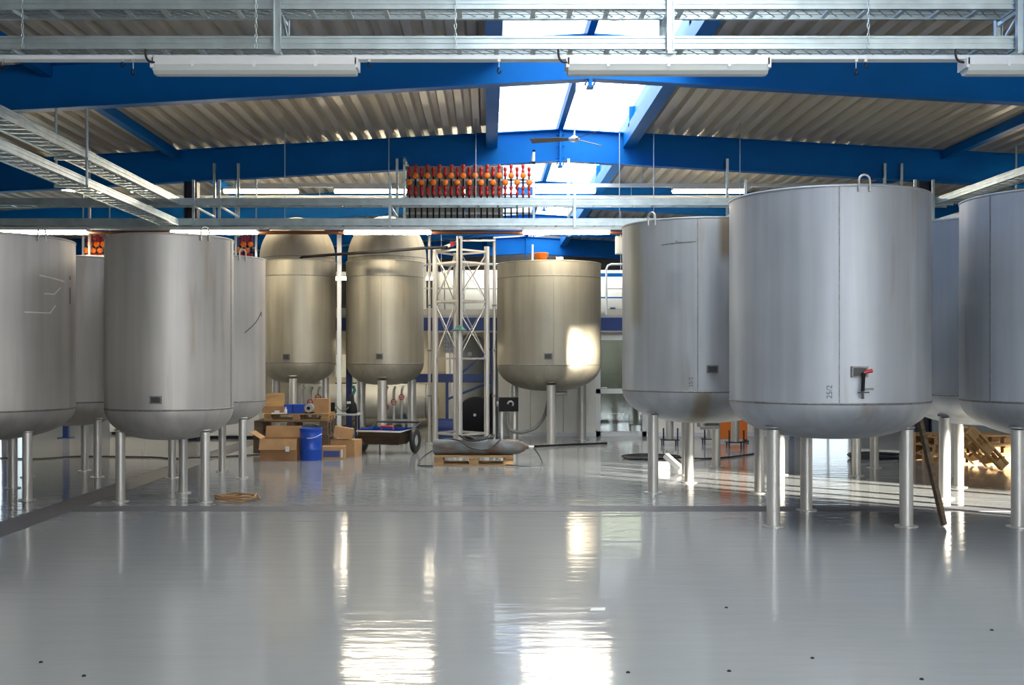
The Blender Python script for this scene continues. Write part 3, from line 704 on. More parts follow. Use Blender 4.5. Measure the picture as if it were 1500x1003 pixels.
# white light rail and unlit fittings at the front
LRY = 8.55
tag(MB().box((-6.5, LRY-.05, 3.93), (4.6, LRY+.05, 3.962)).build('light_rail', M['white_rail']), 'white trunking rail under the front cable tray', 'rail')
def batten(label, x0, x1, Y, ztop, on, group=None, rz=0, h_=.11, w_=.14):
    L_ = x1-x0
    g = thing('fluorescent_light', label, 'light', ((x0+x1)/2, Y, ztop-h_), rz, group)
    MB().box((-L_/2, -w_/2, h_*.55), (L_/2, w_/2, h_)).build('housing', M['fixture'], g)
    prof = [(-w_*.48, h_*.55), (-w_*.40, h_*.20), (-w_*.22, 0), (w_*.22, 0), (w_*.40, h_*.20), (w_*.48, h_*.55)]
    b = MB(); vs = []
    for q, s_ in ((-L_/2+.005, .96), (-L_/2+.03, 1), (L_/2-.03, 1), (L_/2-.005, .96)): vs += [(q, p[0]*s_, h_*.55-(h_*.55-p[1])*s_) for p in prof]
    m_ = len(prof); fs = [(i*m_+k, i*m_+k+1, (i+1)*m_+k+1, (i+1)*m_+k) for i in range(3) for k in range(m_-1)]
    fs += [tuple(range(m_)), tuple(range(3*m_, 4*m_))[::-1]]
    b.add(vs, fs).build('diffuser', M['diffuser_on' if on else 'diffuser_off'], g)
    for s_ in (-1, 1): MB().box((s_*L_/2-.012, -w_*.5, h_*.35), (s_*L_/2+.012, w_*.5, h_*.98)).build('end_cap', M['fixture'], g)
    if not on:
        for q in (-.3, 0, .3): MB().box((q*L_-.012, -w_*.52, h_*.4), (q*L_+.012, -w_*.48, h_*.8)).build('clip', M['white_rail'], g)
    return g
for (ua, ub), lab in zip(((225, 523), (831, 1125), (1414, 1712)), ('unlit white fluorescent fitting beside the domed-tank end of the skylight', 'unlit white fluorescent fitting across the skylight end', 'unlit white fluorescent fitting above the tank with the sunlit legs')):
    batten(lab, PX(ua, 8.5), PX(ub, 8.5), LRY-.02, 3.93, False, h_=.12, w_=.17)
for u in (225, 829, 1410):
    x = PX(u, 8.45)
    tag(MB().tube(spline([(x-.06, 8.44, 3.99), (x-.055, 8.44, 3.93), (x-.03, 8.44, 3.895), (x+.01, 8.45, 3.89)]), .009, 8).build('power_cable', M['black']), 'short black power cable dropping into an unlit light fitting', 'cable', 'short cables at the unlit light fittings')
def hook(u, ln, lab=None):
    x = PX(u, 8.5); g = thing('wire_hook', 'small wire hook hanging under the white trunking rail', 'hook', (x, 8.5, 3.93), 0, 'hooks under the front trunking rail')
    MB().cyl((0,0,0), (0,0,-.05-ln), .004, 6).build('wire', M['galv'], g)
    MB().tube([(0,0,-.045-ln),(-.010,0,-.06-ln),(-.012,0,-.08-ln),(0,0,-.095-ln),(.012,0,-.085-ln),(.012,0,-.07-ln)], .006, 6).build('hook_end', M['blackpaint'], g)
    MB().cbox((0,0,-.012), (.022,.022,.024)).build('clip', M['leg_steel'], g)
for u, ln in ((4, 0), (180, -.03), (195, .03), (541, -.03), (731, .02), (1254, .03), (1268, -.02)): hook(u, ln)
batten('added hidden fill light below the mezzanine deck behind the pipe mast', -3.2, -1.6, 24.0, 2.44, True, h_=.10)  # added lamp hidden by the edge beam, brightens the machine bay
# lit fittings under the lower rear tray
for ua, lab in ((1, 'over the chalk-marked tank'), (250, 'over the plain grey tank'), (504, 'before the domed tank above the barrow'), (766, 'over the orange bucket')):
    batten('lit fluorescent fitting under the lower rear tray '+lab, PX(ua, 19.6), PX(ua+127, 19.6), 19.62, 3.95, True, 'lit fittings under the lower rear tray', h_=.12, w_=.13)
tag(MB().tube([(-12.5, RY+.02, 3.88), (PX(915, RY), RY+.02, 3.88)], .035, 10).build('conduit_pipe', M['copper']), 'brown conduit pipe running behind the lit rear fittings', 'pipe')
tag(MB().box((-12.5, RY-.06, 3.935), (8.3, RY+.06, 3.98)).build('light_rail', M['galv']), 'zinc rail directly under the lower rear cable tray', 'rail')
# lit fittings higher up beyond the valve rack
HY = 24.0
for ua, ub, lab in ((328, 437, 'near the dark column and paired hangers'), (490, 597, 'reaching up to the end of the valve rack'), (652, 758, 'directly behind the valve rack'), (784, 872, 'between valve rack and skylight upstand'), (985, 1092, 'over the rust-streaked tank')):
    batten('high lit fluorescent fitting '+lab, PX(ua, HY), PX(ub, HY), HY, PZ(274, HY), True, 'lit fittings high up beyond the second roof beam', h_=.13, w_=.14)
tag(MB().box((-5.6, HY-.04, PZ(274, HY)), (9, HY+.04, PZ(269, HY))).build('light_rail', M['white_rail']), 'white trunking rail carrying the high lit fittings', 'rail')
tag(MB().box((-9, 25.9, PZ(295, 26)), (9.5, 26.0, PZ(287, 26))).build('light_rail', M['white_rail']), 'pale trunking rail beyond the upper rear cable tray', 'rail')
for x in (-5, -2.6, 3.4, 5.2, 8.2): tag(MB().cyl((x, HY, PZ(269, HY)), (x, HY, zd(x)), .008, 6).build('drop_rod', M['galv']), 'thin rod holding the high white trunking rail', 'rod', 'thin rods holding the high trunking rail')
for x in (-8, -4, 3.4, 5.2, 8.2): tag(MB().cyl((x, 25.95, PZ(287, 26)), (x, 25.95, zd(x)), .008, 6).build('drop_rod', M['galv']), 'thin rod holding the pale trunking rail', 'rod', 'thin rods holding the pale trunking rail')
batten('lit fitting set askew beyond the side trays by the chalk-marked tank', PX(92, 23), PX(160, 23), 23, PZ(275, 23), True, rz=.7, h_=.10)
batten('short lit fitting glimpsed between the side trays', PX(192, 24), PX(215, 24), 24, PZ(275, 24), True, h_=.10)
batten('lit fitting beyond the side trays above the tank with sunlit legs', PX(1440, 21), PX(1500, 21), 20.5, PZ(283, 20.5), True, rz=-.5, h_=.09)
for x, y in ((PX(126, 23), 23), (PX(203.5, 24), 24), (PX(1470, 21), 20.5)):
    z = PZ(283, 20.5) if x > 0 else PZ(275, y)
    tag(MB().cyl((x, y, z), (x, y, zd(x)), .02, 8).build('drop_rod', M['galv']), 'thin rod holding a lone lit fitting by the side trays', 'rod', 'rods of the lone side fittings')
for ua, ub, lab in ((480, 512, 'peeking out between the two warm tanks'), (618, 665, 'seen through the pipe mast'), (893, 915, 'seen behind the white railing')):
    batten('mezzanine light '+lab, PX(ua, 28), PX(ub, 28)+.3, 28, PZ(402, 28), True, 'mezzanine lights', h_=.14)
tag(MB().box((-6, 27.97, PZ(402, 28)), (5, 28.03, PZ(398, 28))).build('light_rail', M['white_rail']), 'trunking rail of the mezzanine lights', 'rail')
for x in (-4.2, -1.2, 3.4): tag(MB().cyl((x, 28, PZ(398, 28)), (x, 28, zd(x)), .008, 6).build('drop_rod', M['galv']), 'thin rod holding the mezzanine light rail', 'rod', 'rods of the mezzanine light rail')
batten('lit fitting low behind the gap next to the chalk-marked tank', PX(110, 20.6), PX(172, 20.6), 20.6, PZ(374, 20.6), True, h_=.08)
tag(MB().cyl((PX(131, 20.6), 20.6, PZ(374, 20.6)), (PX(131, 20.6), 20.6, zd(-7.4)), .03, 8).build('support_post', M['leg_steel']), 'pale post holding the low lit fitting near orange valves', 'post')

# ------------------------------------------------------------------ valve racks
def valve_rack(label, u0, u1, n, D, vz, s=1.0, rods=False):
    x0, x1 = PX(u0, D), PX(u1, D)
    zt = PZ(240, D)+vz; g = thing('valve_rack', label, 'valve rack', ((x0+x1)/2, D, zt-1.05*s)); c = (x0+x1)/2; ht = 1.05*s
    rr = lambda v: ht-(v-240)*D/F*s
    for x in (x0-.10, x1+.09): MB().box((x-c-.02,.02,0), (x-c+.02,.06,ht+.05)).build('rack_post', M['galv'], g)
    for v in (263, 289, 312): MB().box((x0-c-.12,.03,rr(v)-.02), (x1-c+.11,.05,rr(v)+.02)).build('rack_bar', M['galv_dark'], g)
    pipe = MB().cyl((0,0,.0), (0,0,rr(252)), .016, 8).mesh('pipe'); pipe.materials.append(M['blackpaint'])
    un = MB().lathe([(.012,-.085),(.030,-.08),(.030,-.02),(.022,-.015),(.022,.02),(.032,.03),(.032,.085),(.012,.09)], 12).mesh('red_union'); un.materials.append(M['red'])
    hm = MB().lathe([(.001,.0),(.048,.0),(.055,.012),(.055,.05),(.048,.062),(.001,.062)], 20); hm.v = [(p[0], -.02-p[2], p[1]) for p in hm.v]
    hm = hm.mesh('orange_handwheel'); hm.materials.append(M['orange'])
    body = MB().cbox((0,0,0), (.05,.05,.07)).mesh('valve_body'); body.materials.append(M['blackpaint'])
    for k in range(n):
        x = x0+(x1-x0)*k/max(1, n-1)-c
        v = put('valve_pipe', pipe, g, (x, 0, 0))
        zc = rr(258 if k % 2 else 268)
        put('valve_body', body, v, (0, 0, zc)); put('orange_handwheel', hm, v, (0, -.005, zc))
        put('red_union', un, v, (0, 0, rr(252 if k % 2 == 0 else 248))); put('red_union', un, v, (0, 0, rr(280)))
    if rods:
        for x in (x0-.10, x1+.09): MB().box((x-c-.012,.03,ht+.05), (x-c+.012,.05,zd(x)-zt+ht)).build('hanging_rod', M['galv'], g)
    return g, x0, x1, zt
g, x0, x1, zt = valve_rack('long rack of red and orange hand valves hanging below the ceiling fan', 600, 775, 21, 20.08, 0)
for x in (x0-.10, x1+.09):
    MB().box((x-(x0+x1)/2-.02,.02,1.05), (x-(x0+x1)/2+.02,.06,1.10+ zb(x)-zt-.0)).build('rack_post', M['galv'], g)
    MB().box((x-(x0+x1)/2-.02,.02,1.06+zb(x)-zt), (x-(x0+x1)/2+.02,21.09-20.08,1.10+zb(x)-zt)).build('beam_arm', M['galv'], g)
MB().box((x0-.06-(x0+x1)/2,.065,.02), (x0+1.0-(x0+x1)/2,.085,1.02)).build('backing_panel', M['backing'], g)
MB().box((x0+1.02-(x0+x1)/2,.065,.02), (x0+1.72-(x0+x1)/2,.085,1.02)).build('backing_panel', M['backing'], g)
valve_rack('small cluster of orange valves between the chalk-marked tank and its neighbour', 128, 153, 6, 21.8, -1.39, .9, True)
valve_rack('small cluster of orange valves glimpsed above the tank with the pencilled arrow', 352, 368, 4, 21.8, -1.39, .9, True)

# ceiling fan
fz = PZ(203, 17.2); cf = thing('ceiling_fan', 'three-blade ceiling fan hanging from the ridge', 'fan', (PX(841, 17.2), 17.2, fz))
fx = PX(841, 17.2)
MB().cyl((0,0,0), (XC-fx,0,zd(XC)-.02-fz), .013, 10).build('down_rod', M['white_rail'], cf)
MB().lathe([(.001,-.05),(.06,-.045),(.085,-.02),(.085,.01),(.045,.03),(.02,.05),(.001,.05)], 24).build('motor', M['white_rail'], cf)
for a in (math.radians(168), math.radians(-62), math.radians(48)):
    R = Matrix.Rotation(a, 4, 'Z') @ Matrix.Rotation(.35, 4, 'X')
    bl = MB().add([R @ Vector(p) for p in ((.09,-.04,-.01),(.25,-.06,-.01),(.68,-.075,-.01),(.70,.06,-.01),(.25,.06,-.01),(.09,.04,-.01),(.09,-.04,0),(.25,-.06,0),(.68,-.075,0),(.70,.06,0),(.25,.06,0),(.09,.04,0))],
             [(5,4,3,2,1,0),(6,7,8,9,10,11)]+[(i,(i+1)%6,(i+1)%6+6,i+6) for i in range(6)])
    bl.build('blade', M['nameplate'], cf)

# ------------------------------------------------------------------ pipe mast in the middle
MD = 20.2
mast = thing('pipe_mast', 'stainless pipe mast with wire cross bracing standing between the warm steel tanks', 'pipe mast', (PX(675, MD), MD, 0))
mx = PX(675, MD)
posts = [(PX(637.5, MD)-mx, 0, PZ(366, MD), .052), (PX(673, MD-.5)-mx, -.5, PZ(346, MD-.5), .056), (PX(713, MD)-mx, 0, PZ(361, MD), .050), (PX(666, MD+.55)-mx, .55, PZ(366, MD), .03)]
for x, y, z, r in posts: 
    p = MB().cyl((x,y,.012), (x,y,z), r, 16).build('post', M['leg_steel'], mast); MB().cyl((x,y,0), (x,y,.014), r*1.7, 16).build('foot_plate', M['leg_steel'], p)
def cross(i, j, z, w_=.035): MB().bar((*posts[i][:2], z), (*posts[j][:2], z), w_, w_).build('cross_bar', M['leg_steel'], mast)
for z in (.22, 1.60, 2.65, 3.35, 3.57):
    for i, j in ((0,1),(1,2),(2,3),(3,0)): cross(i, j, z)
for (i, j) in ((0,1),(1,2),(2,3),(3,0)):
    for za, zb_ in ((1.62, 2.63), (2.67, 3.55)):
        for p, q in ((za, zb_), (zb_, za)):
            MB().cyl((*posts[i][:2], p), (*posts[j][:2], q), .010, 6).build('brace_wire', M['leg_steel'], mast)
MB().lathe([(.02,.10),(.05,.09),(.08,.03),(.14,.0),(.14,-.015),(.001,-.01)], 24, (posts[1][0], posts[1][1]-.0, PZ(483, MD-.5))).build('teal_hood', M['teal'], mast)
MB().tube([(posts[1][0], posts[1][1]-.07, PZ(476, MD-.5)), (posts[1][0], posts[1][1]-.07, PZ(350, MD-.5))], .014, 8).build('riser_pipe', M['blackpaint'], mast)
MB().cbox((PX(662, 19.6)-mx, -.45, PZ(356, 19.6)), (.07,.07,.09)).build('red_valve', M['red'], mast)
MB().bar((posts[0][0], 0, posts[0][2]-.02), (posts[1][0], -.5, posts[1][2]-.10), .05, .05).bar((posts[1][0], -.5, posts[1][2]-.08), (PX(725, MD)-mx, 0, PZ(352, MD)), .03, .03).build('top_pipe', M['leg_steel'], mast)
for u, v0, v1, lab in ((629, 345, 648, 'slim vertical pipe beside the pipe mast on the barrow side'), (724, 349, 641, 'slim vertical pipe beside the pipe mast on the gleaming tank side')):
    D = 20.6; x = PX(u, D)
    g = thing('vertical_pipe', lab, 'pipe', (x, D, 0)); MB().cyl((0,0,0), (0,0,PZ(v0, D)), .028, 12).build('tube', M['leg_steel'], g); MB().cyl((0,0,0), (0,0,.015), .06, 14).build('foot_plate', M['leg_steel'], g)
    for z in (.9, 1.75, 2.6): MB().cbox((0,-.01,z), (.08,.08,.03)).build('pipe_clip', M['weld'], g)
wp = thing('white_post', 'tall white square post between the two warm tanks', 'post', (PX(497, 20.6), 20.6, 0))
MB().box((-.038,-.038,0), (.038,.038,3.95)).build('tube', M['white_rail'], wp); MB().box((-.09,-.09,0), (.09,.09,.012)).build('base_plate', M['greybody'], wp)
tag(MB().tube([P(440, 380.2, 20.9), P(440, 379, 20.9), P(443, 376, 20.9), P(500, 372, 20.3), P(560, 368, 20.2), P(618, 363.5, 20.1), P(655, 362, 19.85)], .028, 10).build('black_pipe', M['blackpaint']), 'long black pipe running from the warm tank top to the mast', 'pipe')
# bucket and lamp on the gleaming tank
bk = thing('bucket', 'orange bucket standing on top of the gleaming tank', 'bucket', (PX(793, 20.7), 20.7, 3.40))
MB().lathe([(.001,0),(.095,0),(.13,.20),(.137,.20),(.137,.185),(.125,.185),(.09,.01),(.001,.01)], 28).build('pail', M['orange'], bk)
MB().tube([(.135*math.cos(a), .03, .18+.10*-math.sin(a)) for a in [pi*i/10 for i in range(11)]], .004, 6).build('bail_handle', M['white_rail'], bk)
wl = thing('work_lamp', 'small lit lamp on top of the gleaming tank beside the bucket', 'lamp', (PX(820, 20.7), 20.7, 3.40))
MB().box((-.07,0,.02), (.07,.10,.13)).build('lamp_housing', M['white_rail'], wl); MB().box((-.05,-.006,.04), (.05,0,.11)).build('lens', M['lamp_small'], wl); MB().tube([(-.09,.05,0),(-.09,.05,.10),(.09,.05,.10),(.09,.05,0)], .008, 6).build('stand', M['blackpaint'], wl)
tag(MB().cyl((PX(780, 20.6), 20.6, 3.40), (PX(780, 20.6), 20.6, 3.75), .02, 10).build('vent_pipe', M['white_rail']), 'short white pipe stub on the gleaming tank', 'pipe')
cab = thing('junction_box', 'pale grey box hanging near the beam above the mezzanine railing', 'box', (PX(909, 19.9), 19.9, PZ(372, 19.9)))
MB().box((-.09,-.08,0), (.09,.08,.32)).build('body', M['greybody'], cab); MB().cyl((0,0,.32), (0,0,3.93-PZ(372, 19.9)), .012, 8).build('hanger', M['galv'], cab); MB().box((-.08,-.085,.02), (.08,-.08,.30)).build('cover', M['greybody'], cab)
# ------------------------------------------------------------------ floor clutter
def pallet_parts(g, m, w_=1.2, d_=.8, h_=.144, z=0, boards=5):
    for k in range(boards):
        y = -d_/2+.06+(d_-.12)*k/(boards-1); MB().box((-w_/2, y-.055, z+h_-.022), (w_/2, y+.055, z+h_)).build('deck_board', m, g)
    for x in (-w_/2+.06, 0, w_/2-.06): MB().box((x-.06,-d_/2,z+h_-.044), (x+.06,d_/2,z+h_-.0225)).build('stringer_board', m, g)
    for x in (-w_/2+.07, 0, w_/2-.07):
        for y in (-d_/2+.06, 0, d_/2-.06): MB().box((x-.07,y-.05,z+.022), (x+.07,y+.05,z+h_-.0445)).build('block', m, g)
    for y in (-d_/2+.06, 0, d_/2-.06): MB().box((-w_/2,y-.05,z), (w_/2,y+.05,z+.0215)).build('bottom_board', m, g)
# gas cylinder on a pallet
GP = (PX(694, 16.4), 16.6)
p1 = thing('pallet', 'low wooden pallet lying under the rusty gas cylinder', 'pallet', (GP[0], GP[1], 0)); pallet_parts(p1, M['wood'], 1.18, .6)
gy = thing('gas_cylinder', 'rusty grey gas cylinder lying on a pallet before the pipe mast', 'gas cylinder', (GP[0]+.13, GP[1]-.05, .144))
b = MB().lathe([(.001,-.75),(.09,-.75),(.115,-.72),(.115,.45),(.105,.55),(.06,.64),(.035,.66),(.03,.70),(.001,.70)], 32); b.v = [(p[2], p[1], p[0]+.116) for p in b.v]; b.build('body', M['cylgrey'], gy, sharp=50)
MB().cyl((.69,0,.116), (.78,0,.116), .022, 12).box((.72,-.05,.10), (.75,.05,.13)).build('valve', M['leg_steel'], gy)
MB().lathe([(.117,-.01),(.117,.01)], 32).v
hz = .38
pts = []
for k in range(26):
    a = 2*pi*k/9; pts.append((GP[0]+.05+(.24+.04*math.sin(k))*math.cos(a), GP[1]-.07+.15*math.sin(a)*.9, .402+.012*(k % 5)-.04*abs(math.sin(a))))
tag(MB().tube(spline(pts, 3), .014, 8).build('black_hose_coil', M['black']), 'coil of thick black hose draped over the gas cylinder', 'hose')
tag(MB().tube(spline([(GP[0]-.35, GP[1]-.12, .39), (GP[0]-.2, GP[1]-.2, .36), (GP[0]-.02, GP[1]-.28, .26), (GP[0]+.22, GP[1]-.27, .25), (GP[0]+.40, GP[1]-.16, .38)], 6), .012, 8).build('welding_hose', M['hose_dark']), 'blue-black welding hose slung across the front of the gas cylinder', 'hose')
gx1 = GP[0]+.9
tag(MB().tube(spline([(gx1, GP[1]-.05, .26), (gx1+.09, GP[1]-.12, .13), (gx1+.12, GP[1]-.3, .02), (gx1-.02, GP[1]-.42, .012), (gx1-.2, GP[1]-.42, .012), (gx1-.42, GP[1]-.36, .02)], 6), .010, 8).build('welding_hose', M['hose_dark']), 'dark hose looping to the floor from the gas cylinder valve', 'hose')
tag(MB().tube(spline([(GP[0]-.62, GP[1]+.15, .20), (GP[0]-.78, GP[1]+.0, .10), (GP[0]-.84, GP[1]-.2, .012), (GP[0]-.75, GP[1]-.42, .012), (GP[0]-.6, GP[1]-.46, .012)], 6), .010, 8).build('welding_hose', M['hose_dark']), 'dark hose curling on the floor beside the pallet corner near the barrow', 'hose')
tag(MB().tube([P(783, 655, 0+2560/130), P(835, 652.5, 2560/127.5), P(889, 650.5, 2560/125.5)], .018, 8).build('floor_pipe', M['blackpaint']), 'thin dark pipe lying on the floor below the gleaming tank', 'pipe')
for o in [bpy.data.objects['floor_pipe']]: o.location.z = .02
# pump box and hose below the gleaming tank
pb = thing('pump', 'black boxed pump with a grey scroll below the gleaming tank', 'pump', (PX(746, 20.75), 20.75, 0))
MB().box((-.20,-.15,.60), (.17,.15,.86)).build('body', M['blackpaint'], pb)
MB().tube([(.02+.05*math.cos(a), -.16, .745+.05*math.sin(a)) for a in [-.8+4.0*i/10 for i in range(11)]], .016, 8).build('scroll', M['leg_steel'], pb)
MB().cyl((-.24,0,.74), (-.2,0,.74), .05, 14).build('inlet', M['leg_steel'], pb)
for x in (-.14, .10): MB().box((x-.02,-.02,.01), (x+.02,.02,.60)).build('stand', M['leg_steel'], pb)
MB().box((-.2,-.14,0), (.17,.14,.012)).build('base', M['leg_steel'], pb)
hp = [P(744, 604, 20.6), P(744, 618, 20.6), P(748, 630, 20.55), P(765, 633, 20.5), P(785, 626, 20.5), P(797, 610, 20.6), P(802, 592, 20.8), P(804, 574, 21.05)]
tag(MB().tube(spline(hp, 6), .032, 12).build('grey_hose', M['hose_grey']), 'grey suction hose curving from the pump to the gleaming tank outlet', 'hose')
# loaded pallets beside the boxes
PD = 19.0
p2 = thing('pallet', 'dark old pallet under the pallets with blue boxes', 'pallet', (PX(432, PD), PD, 0)); 
pallet_parts(p2, M['wood_old'], 1.28, .8, .30)
p3 = thing('pallet', 'dark old pallet in the middle of the loaded pallet stack', 'pallet', (PX(432, PD), PD, .30)); pallet_parts(p3, M['wood_old'], 1.25, .8, .24)
p4 = thing('pallet', 'topmost pallet of the stack carrying blue boxes and cartons', 'pallet', (PX(440, PD), PD, .54)); pallet_parts(p4, M['wood'], 1.10, .8, .12)
zp = .66
def carton(label, X, Y, Z, w_, d_, h_, rz=0, m='card', flaps=True, group=None, tape=False, tilt=None):
    g = thing('cardboard_box', label, 'box', (X, Y, Z), rz, group); t = .006
    if tilt: g.rotation_euler = tilt
    MB().box((-w_/2,-d_/2,0), (w_/2,d_/2,t)).build('bottom', M[m], g)
    MB().box((-w_/2,-d_/2,t), (w_/2,-d_/2+t,h_)).build('side', M[m], g); MB().box((-w_/2,d_/2-t,t), (w_/2,d_/2,h_)).build('side', M[m], g)
    MB().box((-w_/2,-d_/2+t,t), (-w_/2+t,d_/2-t,h_)).build('side', M[m], g); MB().box((w_/2-t,-d_/2+t,t), (w_/2,d_/2-t,h_)).build('side', M[m], g)
    if flaps:
        fl_ = d_*.42
        for a, b_, nm in (((-w_/2,-d_/2,h_), (0,-.10,-fl_*.93), 'front'), ((-w_/2,d_/2,h_), (0,.06,fl_), 'back')):
            a = Vector(a); q = Vector(b_); p_ = [a, a+Vector((w_,0,0)), a+Vector((w_,0,0))+q, a+q]; n_ = Vector((0,-t if nm == 'front' else t,0))
            MB().add(p_+[p+n_ for p in p_], [(0,1,2,3),(7,6,5,4),(0,4,5,1),(1,5,6,2),(2,6,7,3),(3,7,4,0)]).build('flap', M['card'], g)
        a = Vector((-w_/2,-d_/2,h_)); q = Vector((-.16,0,.10)); p_ = [a, a+Vector((0,d_,0)), a+Vector((0,d_,0))+q, a+q]; n_ = Vector((0,0,t))
        MB().add(p_+[p+n_ for p in p_], [(0,1,2,3),(7,6,5,4),(0,4,5,1),(1,5,6,2),(2,6,7,3),(3,7,4,0)]).build('flap', M['card'], g)
    else:
        MB().box((-w_/2,-d_/2,h_), (w_/2,d_/2,h_+t)).build('top', M['card'], g)
    return g
c1 = carton('large open cardboard box with hanging flaps and a paper sticker', PX(409, 17.2), 17.35, 0, .58, .42, .34, m='card_shade')
MB().box((.13,-.335,.15), (.19,-.325,.23)).build('sticker', M['paper'], c1)
dr = thing('drum', 'blue plastic drum standing between the cardboard boxes', 'drum', (PX(455.5, 17.3), 17.3, 0))
MB().lathe([(.001,0),(.165,0),(.172,.02),(.172,.16),(.178,.17),(.172,.18),(.172,.34),(.178,.35),(.172,.36),(.172,.46),(.182,.47),(.182,.50),(.165,.50),(.16,.48),(.001,.47)], 36).build('body', M['bluepl'], dr, sharp=50)
MB().tube([(.175*math.sin(a), -.175*math.cos(a)-.004, .38-.03*math.cos(a*2)) for a in [-.2+1.7*i/10 for i in range(11)]], .005, 6).build('bail_handle', M['white_rail'], dr)
c2 = carton('small printed cardboard box with a blue label on the floor by the drum', PX(490, 17.6), 17.55, 0, .37, .28, .19, rz=.06, flaps=False)
MB().box((-.16,-.147,.03), (.10,-.141,.13)).build('blue_label', M['navy'], c2); MB().box((.12,-.146,.02), (.15,-.141,.15)).build('barcode_sticker', M['paper'], c2)
c3 = carton('plain cardboard box behind the box with the blue label', PX(509, 18.1), 17.95, 0, .42, .34, .27, rz=-.25, m='card', flaps=False)
c4 = carton('tilted cardboard box lying on top of the boxes beside the barrow', PX(502, 17.9), 17.9, .30, .30, .24, .17, flaps=False, tilt=(0, .16, .1))
c5 = carton('flat open carton on the top pallet at the arrow-marked tank', PX(402, PD), PD-.1, zp, .34, .30, .12, m='card', flaps=False)
fp = tag(MB().box((-.16,-.006,0), (.16,.006,.22), Matrix.Translation((PX(403, PD), PD-.02, zp+.126)) @ Matrix.Rotation(-.2, 4, 'X')).build('cardboard_flap', M['wood_light']), 'loose cardboard sheet propped up on the loaded pallet', 'cardboard')
c6 = carton('open carton on the top pallet beside the small motor', PX(472, PD), PD, zp, .26, .24, .24, m='card', flaps=False)
for u, w_, lab in ((423.5, .13, 'smaller blue plastic box on the loaded pallet'), (438.5, .17, 'wider blue plastic box on the loaded pallet')):
    g = thing('blue_box', lab, 'box', (PX(u, PD-.2), PD-.2, zp)); MB().box((-w_/2,-.10,0), (w_/2,.10,.13)).build('body', M['bluepl'], g); MB().box((-w_/2-.006,-.106,.13), (w_/2+.006,.106,.155)).build('lid', M['bluepl'], g)
mo = thing('motor', 'small dark grey motor on the loaded pallet beside the blue boxes', 'motor', (PX(453.5, PD-.2), PD-.2, zp))
MB().tube([(0,-.10,.09),(0,.10,.09)], .075, 20).build('body', M['greybody'], mo); MB().cyl((0,-.13,.09), (0,-.10,.09), .03, 14).build('shaft_end', M['blackpaint'], mo); MB().box((-.07,-.08,0), (.07,.08,.02)).build('foot', M['blackpaint'], mo)
tag(MB().box((-.10,-.07,0), (.10,.07,.012), Matrix.Translation((PX(407, 18.56), 18.56, zp+.004)) @ Matrix.Rotation(.3, 4, 'Z')).box((-.05,-.04,.012), (.02,.03,.05), Matrix.Translation((PX(407, 18.56), 18.56, zp+.004))).build('paper_pile', M['paper']), 'white papers lying at the edge of the loaded pallet', 'paper')
bt = thing('bottle', 'small white bottle standing on the loaded pallet edge', 'bottle', (PX(419, 18.65), 18.62, zp)); MB().lathe([(.001,0),(.022,0),(.024,.02),(.024,.07),(.010,.09),(.010,.11),(.001,.11)], 14).build('body', M['paper'], bt); MB().cyl((0,0,.11), (0,0,.125), .012, 10).build('cap', M['red'], bt)
# tools on pallets (second tier): white trays between the pallets
# workbench with vice and motors
WB = (PX(498, 20.0), 20.0); wbh = .60
wb = thing('work_trolley', 'steel work table between the two warm tanks', 'table', (*WB, 0))
MB().box((-.36,-.25,wbh-.03), (.36,.25,wbh)).build('table_top', M['greybody'], wb)
for x in (-.32, .32):
    for y in (-.21, .21): MB().box((x-.02,y-.02,0), (x+.02,y+.02,wbh-.03)).build('leg', M['darkcol'], wb)
MB().bar((-.32,-.21,.12), (.32,-.21,.5), .02, .02).build('brace', M['darkcol'], wb)
vi = thing('vice', 'dark bench vice on the work table', 'vice', (WB[0]-.18, WB[1]-.08, wbh)); MB().box((-.12,-.08,0), (.12,.08,.05)).build('base', M['blackpaint'], vi); MB().box((-.11,-.05,.05), (-.03,.05,.22)).build('fixed_jaw', M['wood_old'], vi); MB().box((.03,-.05,.05), (.10,.05,.20)).build('moving_jaw', M['blackpaint'], vi); MB().cyl((-.16,0,.10), (.16,0,.10), .014, 10).build('screw', M['leg_steel'], vi)
dd = thing('drill_machine', 'black power tool with a yellow band on the work table', 'tool', (WB[0]+.22, WB[1]-.05, wbh)); MB().lathe([(.001,0),(.10,0),(.11,.04),(.09,.16),(.05,.22),(.04,.34),(.001,.35)], 20).build('body', M['blackpaint'], dd); MB().cbox((-.04,-.10,.20), (.07,.03,.04)).build('label_plate', M['paper'], dd); MB().tube([(.0,0,.30),(.06,0,.42),(.03,0,.5)], .03, 10).build('grip', M['teal'], dd)
tag(MB().tube(catenary((WB[0]-.05, WB[1]-.1, wbh+.14), (WB[0]+.18, WB[1]-.16, wbh+.12), .08), .008, 6).build('tool_cable', M['hose_grey']), 'grey cable sagging between the tools on the work table', 'cable')
# barrow with blue tub
bc = (PX(564, 18.3), 18.5); bw = thing('barrow', 'two-wheeled barrow with a blue lined tray full of tools', 'barrow', (*bc, 0), -.28); bw.scale = (1.08, 1.08, 1.12)
def tub(w0, d0, w1, d1, z0, z1):
    return MB().add([(-w0/2,-d0/2,z0),(w0/2,-d0/2,z0),(w0/2,d0/2,z0),(-w0/2,d0/2,z0),(-w1/2,-d1/2,z1),(w1/2,-d1/2,z1),(w1/2,d1/2,z1),(-w1/2,d1/2,z1)],
                    [(0,3,2,1),(0,1,5,4),(1,2,6,5),(2,3,7,6),(3,0,4,7),(0,1,2,3),(4,5,1,0),(5,6,2,1),(6,7,3,2),(7,4,0,3)])
tub(.56,.40,.70,.62,.14,.34).build('tray', M['wood_old'], bw)
tub(.54,.38,.70,.62,.16,.375).build('tray_liner', M['bluepl'], bw)
